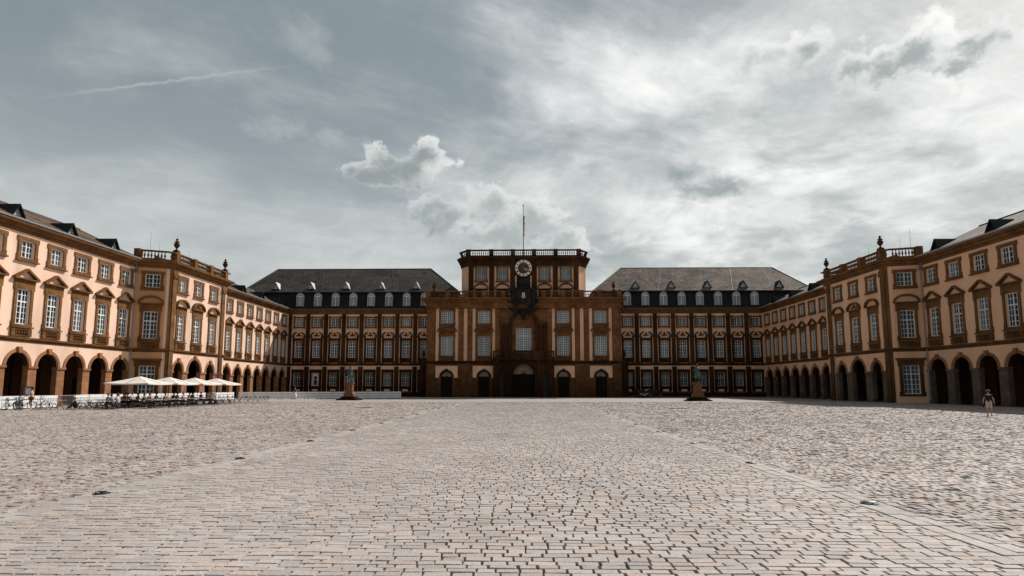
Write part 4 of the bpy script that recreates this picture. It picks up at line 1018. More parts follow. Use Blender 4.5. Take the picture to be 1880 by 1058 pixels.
# woman by the bicycles, left
g = ground(56, 751.2)
P = stand_pose(elL=(-.3, -.06, 1.2), wrL=(-.24, -.26, 1.16), elR=(.24, 0, 1.15), wrR=(.2, -.22, 1.08), knR=(.1, -.08, .5), anR=(.1, .06, .1), toeR=(.11, -.1, .035))
wb = person((g.x, g.y, 0), R(-70), P, 'woman with dark bun in tan top and olive shorts beside the bicycles', cloth('tan', (.55, .32, .2)), cloth('olive', (.09, .08, .04)), leg=.6, bname='shorts', bun=True, shoes='white', scale=1.06)

# ------------------------------------------------------------------ barriers
BX = -43.8
def barrier_proto():
    t = thing('plastic_barrier', 'x', 'barrier')
    m = MB(); Ln = 1.96; a = -Ln/2; b = Ln/2
    wall(m, a, b, .12, 1.08, [(a+.06+i*.188, a+.16+i*.188, .74, .9) for i in range(10)]+[(a+.05+i*.125, a+.085+i*.125, .24, .6) for i in range(15)], y=-.025, rev=.05)
    wall(m, a, b, .12, 1.08, [(a+.06+i*.188, a+.16+i*.188, .74, .9) for i in range(10)]+[(a+.05+i*.125, a+.085+i*.125, .24, .6) for i in range(15)], y=.025, rev=-.05)
    m.box(a, b, -.04, .04, 1.08, 1.14); m.box(a, b, -.03, .03, .08, .12); m.box(a-.02, a, -.04, .04, .08, 1.14)
    link('panel', m.mesh('panel', M['barrier']), t)
    for x in (a+.25, b-.25):
        f = MB(); f.box(x-.06, x+.06, -.3, .3, 0, .08); link('foot', f.mesh('foot', M['rubber']), t)
    return t
bp0 = barrier_proto(); first = True
def put_bar(x, y, rz, lab, grp):
    global first
    if first:
        first = False; bp0.location = (x, y, 0); bp0.rotation_euler = (0, 0, rz); bp0['label'] = lab; bp0['group'] = grp; return bp0
    return dup(bp0, (x, y, 0), rz, lab, grp)
y = 43.0; k = 0
while y < 91:
    if not (55.9 < y < 58.1) and not (82.5 < y < 84.6):
        put_bar(BX+random.uniform(-.06, .06), y, PI/2+random.uniform(-.03, .03), 'white slotted plastic barrier panel in the line along the left arcade', 'white barriers along the left wing')
    y += 2.02; k += 1
p0 = Vector((BX, 92.0)); p1 = Vector((-23.2, 105.5)); d = (p1-p0); n = int(d.length/2.02)
for i in range(n+1):
    q = p0+d.normalized()*(i*2.02+1)
    lab = 'white slotted plastic barrier panel in the line before the left rear wing'
    put_bar(q.x, q.y, math.atan2(d.y, d.x)+random.uniform(-.03, .03), lab if i < n else 'last white barrier panel, turned back, right of the left statue', 'white barriers before the rear wing' )
for i in range(3):   # second short line close to the pavilion
    put_bar(BX-1.6, 62+i*2.02, PI/2, 'white plastic barrier panel standing behind the line near the umbrellas', 'white barriers behind the line')
def steel_barrier(x, y, rz, lab):
    t = thing('steel_barrier', lab, 'barrier', (x, y, 0), rz, 'grey steel crowd barriers')
    m = MB(); m.path([(-1, 0, .15), (-1, 0, 1.1), (1, 0, 1.1), (1, 0, .15)], .03); m.tube((-1, 0, .2), (1, 0, .2), .025); part('frame', m, 'galv', t)
    m = MB(); 
    for i in range(1, 21): m.tube((-1+i*.095, 0, .2), (-1+i*.095, 0, 1.1), .014, n=5)
    part('bar_infill', m, 'galv', t)
    m = MB()
    for x_ in (-.75, .75): m.path([(x_, -.3, .02), (x_, 0, .18), (x_, .3, .02)], .018)
    part('feet', m, 'galv', t)
    m = MB()
    for i in range(4): m.box(-.86+i*.48, -.62+i*.48, -.025, -.021, .86, .98)
    part('sign_strip', m, 'maroon', t)
steel_barrier(BX+.1, 57.2, PI/2, 'grey steel crowd barrier closing the gap in the white barriers behind the bicycles')
steel_barrier(BX+.2, 83.5, PI/2, 'grey steel crowd barrier in the white line beyond the cafe chairs')

# ------------------------------------------------------------------ umbrellas
umb = []
def make_umbrella():
    t = thing('cafe_umbrella', 'x', 'umbrella')
    hw = 2.05; ze = 2.28; za = 2.93; m = MB()
    cs = [(-hw, -hw), (hw, -hw), (hw, hw), (-hw, hw)]; nseg = 6
    # four ridged canopy panels with a slight sag between the ribs
    for a, b in zip(cs, cs[1:]+cs[:1]):
        A = Vector((a[0], a[1], ze)); B_ = Vector((b[0], b[1], ze)); T = Vector((0, 0, za)); g = {}
        for i in range(nseg+1):
            for j in range(nseg+1):
                s_ = i/nseg; q = A.lerp(B_, j/nseg).lerp(T, s_); sag = .06*math.sin(PI*j/nseg)*(1-s_)+.05*math.sin(PI*s_); q.z -= sag; g[i, j] = tuple(q)
        for i in range(nseg):
            for j in range(nseg): m.quad(g[i, j], g[i, j+1], g[i+1, j+1], g[i+1, j])
        for j in range(nseg):
            p, q = g[0, j], g[0, j+1]; m.quad(p, q, (q[0], q[1], q[2]-.12), (p[0], p[1], p[2]-.12))
    part('canopy', m, 'canvas', t)
    m = MB(); m.tube((0, 0, .05), (0, 0, 2.95), .04, n=10); m.sphere((0, 0, 3.0), .06, 8, 6); part('pole', m, 'darkwood', t)
    m = MB(); m.box(-.4, .4, -.4, .4, 0, .09); m.box(-.12, .12, -.12, .12, .09, .25); part('base', m, 'iron', t)
    m = MB()
    for k in range(8):
        a = k*PI/4+PI/4; r = hw*(1.38 if k % 2 == 0 else .98); m.tube((0, 0, 2.86), (r*math.cos(a), r*math.sin(a), ze-.02), .014, n=5); m.tube((0, 0, 2.1), (r*.5*math.cos(a), r*.5*math.sin(a), 2.52), .012, n=5)
    part('ribs', m, 'darkwood', t)
    return t
U0 = make_umbrella()
UL = ['leftmost of the four square cream parasols over the cafe tables', 'second from the left of the four square cream parasols over the tables', 'third from the left of the four square cream parasols over the tables', 'rightmost of the four square cream parasols over the cafe tables']
UP = []
for i, (px, zz) in enumerate(((256, 57.0), (309.5, 61.6), (356.5, 65.8), (397, 70.2))):
    d = ray(px, 711); x = d.x/d.y*zz; UP.append((x, zz))
    o = U0 if i == 0 else dup(U0, (0, 0, 0), 0)
    o.location = (x, zz, 0); o.rotation_euler = (0, 0, random.uniform(-.04, .04)); o['label'] = UL[i]; o['group'] = 'square cream parasols'

# ------------------------------------------------------------------ tables, benches, chairs
def make_table():
    t = thing('beer_table', 'x', 'table'); m = MB()
    for k in range(4): m.box(-.36+k*.182, -.19+k*.182, -.95, .95, .735, .765)
    part('tabletop', m, 'tablewood', t)
    for y in (-.7, .7):
        l = MB(); l.path([(-.3, y, 0), (.2, y, .73)], .02); l.path([(.3, y, 0), (-.2, y, .73)], .02); l.tube((-.27, y, .3), (.27, y, .3), .012); l.tube((0, y, .3), (0, y*.3, .72), .012); part('leg_frame', l, 'blackmetal', t)
    return t
def make_bench():
    t = thing('beer_bench', 'x', 'bench'); m = MB()
    for k in range(2): m.box(-.13+k*.135, -.005+k*.135, -.95, .95, .44, .47)
    part('seat', m, 'darkwood', t)
    for y in (-.7, .7):
        l = MB(); l.path([(-.16, y, 0), (.09, y, .44)], .018); l.path([(.16, y, 0), (-.09, y, .44)], .018); l.tube((-.13, y, .18), (.13, y, .18), .01); l.tube((0, y, .18), (0, y*.3, .44), .01); part('leg_frame', l, 'blackmetal', t)
    return t
def make_chair():
    t = thing('folding_chair', 'x', 'chair'); m = MB()
    for k in range(5): m.box(-.2, .2, -.2+k*.082, -.2+k*.082+.065, .44, .458)
    part('seat', m, 'tablewood', t)
    m = MB(); 
    for z in (.66, .78): m.box(-.2, .2, .235+(z-.66)*.25, .255+(z-.66)*.25, z, z+.08)
    part('backrest', m, 'darkwood', t)
    for x in (-.21, .21):
        l = MB(); l.path([(x, -.22, 0), (x, .1, .45), (x, .29, .88)], .012); l.path([(x, .26, 0), (x, -.18, .45)], .012); part('leg_frame', l, 'blackmetal', t)
    return t
T0, B0, H0 = make_table(), make_bench(), make_chair()
usedT = usedB = usedH = False; seats = []
GT, GB, GH = 'slatted beer tables under the parasols', 'narrow benches at the beer tables', 'wooden folding chairs at the far end'
def putT(x, y, rz, lab, grp=GT):
    global usedT
    if not usedT: usedT = True; T0.location = (x, y, 0); T0.rotation_euler = (0, 0, rz); T0['label'] = lab; T0['group'] = grp; return T0
    return dup(T0, (x, y, 0), rz, lab, grp)
def putB(x, y, rz, lab, grp=GB):
    global usedB
    if not usedB: usedB = True; B0.location = (x, y, 0); B0.rotation_euler = (0, 0, rz); B0['label'] = lab; B0['group'] = grp; return B0
    return dup(B0, (x, y, 0), rz, lab, grp)
def putH(x, y, rz, lab, grp=GH):
    global usedH
    if not usedH: usedH = True; H0.location = (x, y, 0); H0.rotation_euler = (0, 0, rz); H0['label'] = lab; H0['group'] = grp; return H0
    return dup(H0, (x, y, 0), rz, lab, grp)
xf = lambda z: -32.9
rown = ['first', 'second', 'third', 'fourth', 'fifth', 'sixth', 'seventh']
coln = ['court-side', 'second', 'third', 'barrier-side']
for r_ in range(7):
    for c_ in range(4):
        if r_ == 0 and c_ == 0: continue
        z = 51.9+2.62*r_+(.25*c_ if r_ else 0); x = -33.6-2.35*c_
        a = random.uniform(-.07, .07); x += random.uniform(-.12, .12)
        putT(x, z, a, f'slatted beer table, {rown[r_]} from the left in the {coln[c_]} row of tables')
        for s_ in (-1, 1):
            bx = x+s_*.7; o = 'court' if s_ > 0 else 'arcade'
            putB(bx, z, a+random.uniform(-.05, .05), f'narrow bench at the {rown[r_]} {coln[c_]} beer table, on its {o} side')
            for q in (-.65, 0, .65): seats.append((bx, z+q, s_))
for i_, zz in enumerate((70.9, 72.0, 73.1)):
    for j_, cx in enumerate((-32.2, -34.4, -36.6)):
        row = ['court-side', 'middle', 'barrier-side'][j_]; col = ['nearest', 'middle', 'farthest'][i_]
        putH(cx-.35, zz, PI/2+random.uniform(-.3, .3), f'empty folding chair, back to the barriers, {col} in the {row} row')
        putH(cx+.75, zz+.1, -PI/2+random.uniform(-.3, .3), f'empty folding chair, back to the court, {col} in the {row} row')

# seated people
def sit_pose(lean=.0, turn=0, arms=0):
    P = dict(pelvis=(0, .02, .56), spine=(0, .0-lean*.3, .73), chest=(0, -.02-lean*.8, .94), neck=(0, -.04-lean, 1.09), head0=(0, -.065-lean*1.1, 1.17), head=(turn*.01, -.08-lean*1.2, 1.255), crown=(0, -.07-lean*1.2, 1.305), nose=(turn*.03, -.17-lean*1.2, 1.23))
    for s_, t in ((-1, 'L'), (1, 'R')):
        P['sh'+t] = (s_*.17, -.02-lean*.8, 1.01); P['el'+t] = (s_*.23, -.16-lean, .8); P['wr'+t] = (s_*.12, -.36-lean*.5, .8+.02*s_*arms)
        P['hip'+t] = (s_*.09, -.04, .52); P['kn'+t] = (s_*.12, -.46, .5); P['an'+t] = (s_*.12, -.44-.08*s_*arms, .09); P['toe'+t] = (s_*.13, -.6-.08*s_*arms, .04)
    return P
look = [('navy', (.02, .03, .06), 'hair'), ('grey', (.2, .21, .22), 'hair'), ('black', (.012, .013, .015), 'hair'), ('cream', (.5, .45, .4), 'hair_brown'), ('charcoal', (.06, .06, .065), 'hair'), ('olive', (.1, .09, .05), 'hair_brown'),
        ('blue', (.05, .1, .2), 'hair'), ('white', (.6, .6, .6), 'hair_brown'), ('maroon', (.14, .03, .03), 'hair'), ('dark green', (.03, .06, .04), 'hair'), ('black', (.012, .013, .015), 'hair_brown'), ('grey', (.2, .21, .22), 'hair_brown'),
        ('navy', (.02, .03, .06), 'hair'), ('brown', (.12, .07, .045), 'hair'), ('teal', (.03, .12, .13), 'hair'), ('lilac', (.35, .28, .36), 'hair'), ('white', (.6, .6, .6), 'hair'), ('charcoal', (.06, .06, .065), 'hair_brown')]
look += [('black', (.012, .013, .015), 'hair'), ('charcoal', (.06, .06, .065), 'hair'), ('brown', (.12, .07, .045), 'hair_brown')]
targets = [201, 207, 229, 253, 214, 219, 226, 235, 242, 263, 275, 287, 306, 318.5, 324, 336, 347, 353, 369, 378, 388.5]
protos = {}
ORD = ['first', 'second', 'third', 'fourth', 'fifth', 'sixth', 'seventh', 'eighth', 'ninth', 'tenth', 'eleventh', 'twelfth', 'thirteenth', 'fourteenth', 'fifteenth', 'sixteenth', 'seventeenth', 'eighteenth', 'nineteenth', 'twentieth', 'twenty-first', 'twenty-second']
targets = sorted(targets)[:len(look)]
taken = []
for i, (tx, (cn, cc, hr)) in enumerate(zip(targets, look)):
    best = None
    for st in seats:
        if st in taken: continue
        p = px_of((st[0], st[1], 1.25)); row_pen = 0 if st[0] > -37 else 8
        e = abs(p[0]-tx)+row_pen*.5+(3 if st[2] > 0 else 0)
        if best is None or e < best[0]: best = (e, st)
    st = best[1]; taken.append(st)
    v = i % 3
    if v not in protos:
        P = sit_pose((.0, .07, .03)[v], (0, 1, -1)[v], (0, 1, -1)[v]); protos[v] = (P, body_mesh(P, True))
    P, bme = protos[v]
    rz = PI/2 if st[2] < 0 else -PI/2     # front (-y) turned towards the table
    spot = 'below the leftmost parasol' if tx < 290 else ('below the second parasol' if tx < 335 else ('below the third parasol' if tx < 375 else 'below the rightmost parasol'))
    t = thing('person', f'person in {cn} top seated {ORD[i]} from the left {spot}', 'person', (st[0], st[1], 0), rz+random.uniform(-.3, .3), 'people seated at the cafe tables')
    link('body', bme, t); link('shirt', shirt_mesh(P, cloth(cn, cc), 1.5 if i % 2 else .6), t)
    link('trousers', legs_mesh(P, cloth('jeans' if i % 2 else 'black', (.03, .05, .09) if i % 2 else (.012, .013, .015)), 1.9), t)
    link('shoes', shoes_mesh(P, 'black'), t); link('hair', hair_mesh(P, hr, .12 if i % 4 == 1 else 0), t); face_parts(t, P)
# lone person sitting on the ground by the barrier
g = ground(139.5, 749)
P = sit_pose(.1, 0, 0)
for k_ in list(P):
    x, y_, z = P[k_]; P[k_] = (x, y_, max(.04, z-.42)) if k_[:2] not in ('kn',) else (x, y_+.1, .42)
t = person((g.x, g.y, 0), R(-60), P, 'person in black crouching on the ground before the barriers', cloth('black', (.012, .013, .015)), cloth('black', (.01, .01, .01)), leg=1.9, sleeve=1.6, hair='hair_brown')

# ------------------------------------------------------------------ bicycles
def make_bike():
    t = thing('bicycle', 'x', 'bicycle'); r = .34
    for x in (-.52, .52):
        w = MB(); w.path([(x+r*math.cos(2*PI*i/24), 0, r+r*math.sin(2*PI*i/24)) for i in range(25)], .03); o = part('wheel', w, 'rubber', t)
        sp = MB()
        for i in range(14): a = 2*PI*i/14; sp.tube((x, 0, r), (x+.32*math.cos(a), 0, r+.32*math.sin(a)), .0025, n=3)
        sp.tube((x, -.04, r), (x, .04, r), .02); part('spokes', sp, 'galv', o)
    m = MB(); BB = (-.08, 0, .3); ST_ = (-.22, 0, .82); HT = (.36, 0, .86); HB = (.4, 0, .68); RW = (-.52, 0, .34); FW = (.52, 0, .34)
    for a, b in ((BB, ST_), (ST_, HT), (HB, BB), (HT, HB), (RW, BB), (RW, ST_), (HB, FW)): m.tube(a, b, .026)
    part('frame', m, 'blackmetal', t)
    m = MB(); m.path([HT, (.33, 0, 1.0)], .013); m.path([(.22, -.28, 1.0), (.34, -.2, 1.03), (.34, .2, 1.03), (.22, .28, 1.0)], .018); part('handlebars', m, 'blackmetal', t)
    m = MB(); m.tube(ST_, (-.25, 0, .95), .012); m.sphere((-.26, 0, .97), .08, 10, 6, (1.6, 1, .45)); part('saddle', m, 'rubber', t)
    m = MB(); m.tube((-.08, -.06, .3), (-.08, .06, .3), .06); m.tube((-.08, -.07, .3), (.06, -.07, .2), .01); m.tube((-.08, .07, .3), (-.22, .07, .4), .01); part('crank', m, 'galv', t)
    return t
K0 = make_bike(); bl = [((20, 752.5), .25, 'leftmost black bicycle parked before the white barriers'), ((33, 753.5), -.5, 'black bicycle leaning among the others left of the standing woman'), ((44, 751.5), .9, 'black bicycle just left of the woman with the bun'), ((72, 750.0), .15, 'black bicycle just right of the woman with the bun')]
for i, ((px, py), rz, lab) in enumerate(bl):
    g = ground(px, py); o = K0 if i == 0 else dup(K0, (0, 0, 0), 0)
    o.location = (g.x, g.y, 0); o.rotation_euler = (R(6), 0, rz); o['label'] = lab; o['group'] = 'bicycles by the barriers'
for i, yy in enumerate((56.8, 86.2, 96.5, 99.6, 103.2)):
    dup(K0, (46.2*1.0+.2*(i % 2), yy, 0), PI/2+.3, ['bicycle parked in the dark second arch right of the angled bay, right wing', 'bicycle in the dark arcade just beyond the right pavilion', 'bicycle in the middle of the far right arcade', 'bicycle in the far right arcade, fourth arch beyond the pavilion', 'bicycle in the far right arcade nearest the rear corner'][i], 'bicycles in the right arcade')
# information board in the left arcade
t = thing('notice_board', 'black framed notice board inside the leftmost arch', 'notice board', (-46.3, 55.6, 0), PI/2+.2)
m = MB(); m.box(-.75, .75, -.04, .04, .9, 1.95); part('board', m, 'black', t)
m = MB(); m.box(-.45, .35, -.06, -.041, 1.25, 1.8); part('sheet', m, 'galv', t)
for x in (-.65, .65):
    m = MB(); m.tube((x, 0, 0), (x, 0, .95), .03); part('post', m, 'galv', t)

# ------------------------------------------------------------------ statues
def statue(px, py, lab, pose, robe, mirror):
    g = ground(px, py); t = thing('monument', lab, 'statue', (g.x, g.y+1.5, 0), 0)
    m = MB()
    for i, (w, z0, z1) in enumerate(((1.55, 0, .16), (1.25, .16, .33), (1.0, .33, .52))): m.box(-w, w, -w, w, z0, z1)
    part('steps', m, 'stone_dark', t)
    m = MB(); m.prism([(-.75, .52), (.75, .52), (.7, .9), (.54, 1.12), (-.54, 1.12), (-.7, .9)], -.68, .68); part('plinth', m, 'granite_red', t)
    m = MB(); m.prism([(-.5, 1.12), (.5, 1.12), (.47, 2.4), (-.47, 2.4)], -.48, .48); m.box(-.56, .56, -.56, .56, 2.4, 2.55); m.box(-.34, .34, -.495, -.48, 1.4, 2.1); part('pedestal', m, 'granite_red', t)
    z0 = 2.55; k = 1.4
    f = thing('x', 'x', 'x'); nodes = {n: (p, rad(n)) for n, p in pose.items()}
    me = body_mesh(pose); me.materials.clear(); me.materials.append(M['bronze'])
    bpy.data.objects.remove(f)
    o = link('figure', me, t, (0, 0, z0)); o.scale = (k,)*3
    sh = shirt_mesh(pose, 'bronze', 1.7); c = link('coat', sh, o)
    tr = legs_mesh(pose, 'bronze', 1.5, 'breeches'); link('breeches', tr, o)
    h = link('hair', hair_mesh(pose, 'bronze', .06), o)
    link('base_slab', (lambda mm: (mm.box(-.4, .4, -.35, .35, -.001, .035), mm)[1])(MB()).mesh('base_slab', M['bronze']), o)
    if robe:
        mm = MB(); mm.lathe([(.3, .45), (.27, .75), (.2, 1.0), (.17, 1.1)], 0, .03, 0, 14); link('coat_skirt', mm.mesh('coat_skirt', M['bronze'], 1, True), o)
        mm = MB(); mm.path([(.28, -.05, 0), (.3, -.08, .5), (.31, -.1, .95)], .018); link('staff', mm.mesh('staff', M['bronze']), o)
    else:
        mm = MB(); mm.lathe([(.24, .62), (.22, .85), (.18, 1.05)], 0, .03, 0, 14); link('coat_skirt', mm.mesh('coat_skirt', M['bronze'], 1, True), o)
        mm = MB(); mm.box(-.5, -.3, .0, .2, 0, .42); mm.sphere((-.4, .1, .5), .14, 8, 6, (1, 1, 1.2)); mm.box(-.34, -.26, -.2, -.1, 1.0, 1.16); link('prop', mm.mesh('prop', M['bronze']), o)
statue(636, 735.3, 'green bronze standing figure with bowed head on stepped red stone pedestal, left', stand_pose(elL=(-.27, -.02, 1.16), wrL=(-.26, -.22, 1.06), elR=(.29, .03, 1.18), wrR=(.18, -.16, 1.1), head=(0, -.04, 1.655), nose=(0, -.13, 1.61), knL=(-.1, -.1, .5), anL=(-.11, -.04, .08), toeL=(-.12, -.2, .035)), False, 1)
statue(1287, 736.8, 'green bronze figure with long coat and staff on stepped red stone pedestal, right', stand_pose(elL=(-.3, .03, 1.18), wrL=(-.18, -.14, 1.08), elR=(.31, -.0, 1.22), wrR=(.28, -.14, 1.35), knL=(-.12, -.04, .5), anL=(-.14, -.02, .08), toeL=(-.18, -.15, .035)), True, 1)

# ------------------------------------------------------------------ cars
def make_car():
    t = thing('parked_car', 'x', 'car')
    # body: loft of cross sections along y (front at -y)
    secs = [(-2.15, .72, .38, .62), (-2.05, .84, .3, .74), (-1.5, .88, .24, .9), (-.95, .89, .22, .98), (.9, .89, .22, 1.0), (1.8, .87, .26, .98), (2.1, .82, .34, .9), (2.16, .74, .42, .8)]
    m = MB(); o = 0; ring = lambda y, w, z0, z1: [(-w*.92, y, z0), (-w, y, z0+.15), (-w, y, (z0+z1)/2+.05), (-w*.9, y, z1), (w*.9, y, z1), (w, y, (z0+z1)/2+.05), (w, y, z0+.15), (w*.92, y, z0)]
    V = [ring(*s_) for s_ in secs]
    for a, b in zip(V, V[1:]):
        for i in range(8): j = (i+1) % 8; m.quad(a[i], a[j], b[j], b[i])
    m.quad(*V[0]); m.quad(*V[-1]); 
    part('body', m, 'carpaint', t)
    m = MB(); cab = [(-.98, .8, .99), (-.3, .68, 1.42), (.9, .68, 1.46), (1.85, .72, 1.0)]
    for (ya, wa, za), (yb, wb, zb) in zip(cab, cab[1:]): m.quad((-wa, ya, za), (wa, ya, za), (wb, yb, zb), (-wb, yb, zb))
    for s_ in (-1, 1): m.quad((s_*.8, -.98, .97), (s_*.68, -.3, 1.42), (s_*.68, .9, 1.46), (s_*.8, 1.85, .98))
    part('cabin_glass', m, 'carglass', t)
    m = MB(); m.quad((-.66, -.28, 1.44), (.66, -.28, 1.44), (.66, .9, 1.48), (-.66, .9, 1.48)); 
    for s_ in (-1, 1): m.tube((s_*.8, -.98, .99), (s_*.68, -.3, 1.43), .03); m.tube((s_*.68, .9, 1.47), (s_*.76, 1.8, 1.0), .04); m.tube((s_*.7, .35, 1.46), (s_*.84, .35, 1.0), .035)
    part('roof', m, 'carpaint', t)
    for x in (-.8, .8):
        for y in (-1.35, 1.3):
            w = MB(); w.tube((x-.1, y, .32), (x+.1, y, .32), .32, n=18); ww = part('wheel', w, 'rubber', t); h = MB(); sx = .105 if x > 0 else -.105; h.tube((x+sx*.95, y, .32), (x+sx*1.1, y, .32), .2, n=12); part('hubcap', h, 'galv', ww)
    for s_ in (-1, 1):
        h = MB(); h.sphere((s_*.62, -2.08, .68), .13, 10, 6, (1.4, .4, .7)); part('headlight', h, 'lamp', t)
        h = MB(); h.sphere((s_*.95, -.75, 1.05), .1, 8, 6, (1, .6, .7)); part('mirror', h, 'carpaint', t)
        h = MB(); h.sphere((s_*.66, 2.12, .78), .12, 8, 6, (1.2, .3, .8)); part('tail_light', h, 'red', t)
    h = MB(); h.box(-.26, .26, -2.19, -2.165, .42, .53); part('number_plate', h, 'white', t)
    h = MB(); h.box(-.42, .42, -2.175, -2.15, .56, .7); part('grille', h, 'galv', t)
    return t
K = make_car(); g = ground(1159.5, 728.6); K.location = (g.x, 112.5, 0); K.rotation_euler = (0, 0, .12); K['label'] = 'black car parked nose out right beside the clock block'; K['group'] = 'black cars in the shade'
k2 = dup(K, (23.4, 113.5, 0), -.9, 'black car parked at an angle under the rear wing windows', 'black cars in the shade')

BACK = .74
# ------------------------------------------------------------------ sun and sky
SUNV = Vector((.75, .74, 1)).normalized()
az = math.atan2(SUNV.x, SUNV.y); el = math.asin(SUNV.z)
sl = bpy.data.lights.new('sun', 'SUN'); sl.energy = 5.0; sl.angle = R(.53); sl.color = (1, .955, .89)
so = bpy.data.objects.new('sun', sl); C.objects.link(so); so.rotation_euler = (-SUNV).to_track_quat('-Z', 'Y').to_euler()
W = bpy.data.worlds.new('World'); SC.world = W; W.use_nodes = True; nt = W.node_tree; bg = nt.nodes['Background']
sky = N(nt, 'ShaderNodeTexSky'); sky.sky_type = 'NISHITA'; sky.sun_disc = False; sky.sun_elevation = el; sky.sun_rotation = az; sky.dust_density = 3; sky.air_density = 1.2
tc = N(nt, 'ShaderNodeTexCoord'); DIR = tc.outputs['Generated']
sep = N(nt, 'ShaderNodeSeparateXYZ'); L(nt, DIR, sep.inputs[0]); dx, dy, dz = sep.outputs
m_ = lambda op, a, b=None, c=None, cl=False: math_(nt, op, a, b, c, cl)
zc = m_('MAXIMUM', dz, .0)
den = m_('ADD', zc, .22)
u = m_('DIVIDE', dx, den); v = m_('DIVIDE', dy, den)
def vec(a, b, c=0.0):
    n = N(nt, 'ShaderNodeCombineXYZ')
    for i, q in enumerate((a, b, c)):
        if isinstance(q, (int, float)): n.inputs[i].default_value = q
        else: L(nt, q, n.inputs[i])
    return n.outputs[0]
def noise(v_, scale, detail=8, rough=.55, dist=0.0, col=False):
    n = N(nt, 'ShaderNodeTexNoise'); n.inputs['Scale'].default_value = scale; n.inputs['Detail'].default_value = detail; n.inputs['Roughness'].default_value = rough; n.inputs['Distortion'].default_value = dist
    L(nt, v_, n.inputs['Vector']); return n.outputs[1 if col else 0]
def sm(x, a, b):   # smoothstep
    n = N(nt, 'ShaderNodeMapRange'); n.interpolation_type = 'SMOOTHSTEP'; L(nt, x, n.inputs[0]); n.inputs[1].default_value = a; n.inputs[2].default_value = b; return n.outputs[0]
def vadd(a, b, k=1.0):
    s_ = N(nt, 'ShaderNodeVectorMath', operation='SCALE'); L(nt, b, s_.inputs[0]); s_.inputs[3].default_value = k
    n = N(nt, 'ShaderNodeVectorMath', operation='ADD'); L(nt, a, n.inputs[0]); L(nt, s_.outputs[0], n.inputs[1]); return n.outputs[0]
azn = m_('ARCTAN2', dx, dy); eln = m_('ARCSINE', dz)
hz = sm(eln, .02, .5)
sunc = N(nt, 'ShaderNodeVectorMath', operation='DOT_PRODUCT'); L(nt, DIR, sunc.inputs[0]); sunc.inputs[1].default_value = tuple(SUNV); sd = sunc.outputs['Value']
glow = sm(sd, .4, .97)
K_ = 10.0
def kc(c): return tuple(x*K_ for x in c)
base = mixc(nt, hz, kc((.52, .56, .555)), kc((.25, .298, .312)))
base = mixc(nt, .15, base, sky.outputs[0])
p0 = vec(u, v, 1.9)
warp = noise(p0, 1.1, 4, .5, 0, True)
pw = vadd(p0, warp, .45)
right = sm(azn, -.5, .6)
lowh = m_('SUBTRACT', 1.0, hz)
# broad broken veil
nA = noise(pw, 1.15, 8, .62, .0)
rot = .45
uu = m_('ADD', m_('MULTIPLY', u, math.cos(rot)), m_('MULTIPLY', v, math.sin(rot))); vv = m_('SUBTRACT', m_('MULTIPLY', v, math.cos(rot)), m_('MULTIPLY', u, math.sin(rot)))
pst = vadd(vec(m_('MULTIPLY', uu, .45), m_('MULTIPLY', vv, 1.5), 4.4), warp, .35)
nW = noise(pst, 1.6, 8, .63, .0)
cov = m_('ADD', m_('ADD', m_('MULTIPLY', nA, .75), m_('MULTIPLY', nW, .45)), m_('MULTIPLY', right, .15))
cov = m_('ADD', cov, m_('MULTIPLY', lowh, .17))
veil = sm(cov, .57, .86)
nS = noise(vadd(pw, warp, .2), 2.1, 7, .62, .0)
shade = sm(nS, .34, .62)
veil_col = mixc(nt, right, mixc(nt, shade, kc((.44, .49, .485)), kc((.60, .635, .625))), mixc(nt, shade, kc((.52, .56, .555)), kc((.80, .82, .81))))
veil_hot = mixc(nt, shade, kc((.68, .71, .70)), kc((1.08, 1.08, 1.06)))
vc = mixc(nt, m_('MULTIPLY', glow, m_('ADD', .35, m_('MULTIPLY', nA, 1.1))), veil_col, veil_hot)
c1 = mixc(nt, m_('MULTIPLY', veil, .93), base, vc)
# grey-teal holes on the right half
nC = noise(vadd(vec(u, v, 6.1), warp, .5), 1.3, 6, .6, .0)
dk = m_('MULTIPLY', m_('SUBTRACT', 1.0, sm(nC, .36, .5)), m_('MULTIPLY', sm(azn, -.35, .1), .62))
c1 = mixc(nt, dk, c1, kc((.29, .345, .35)))
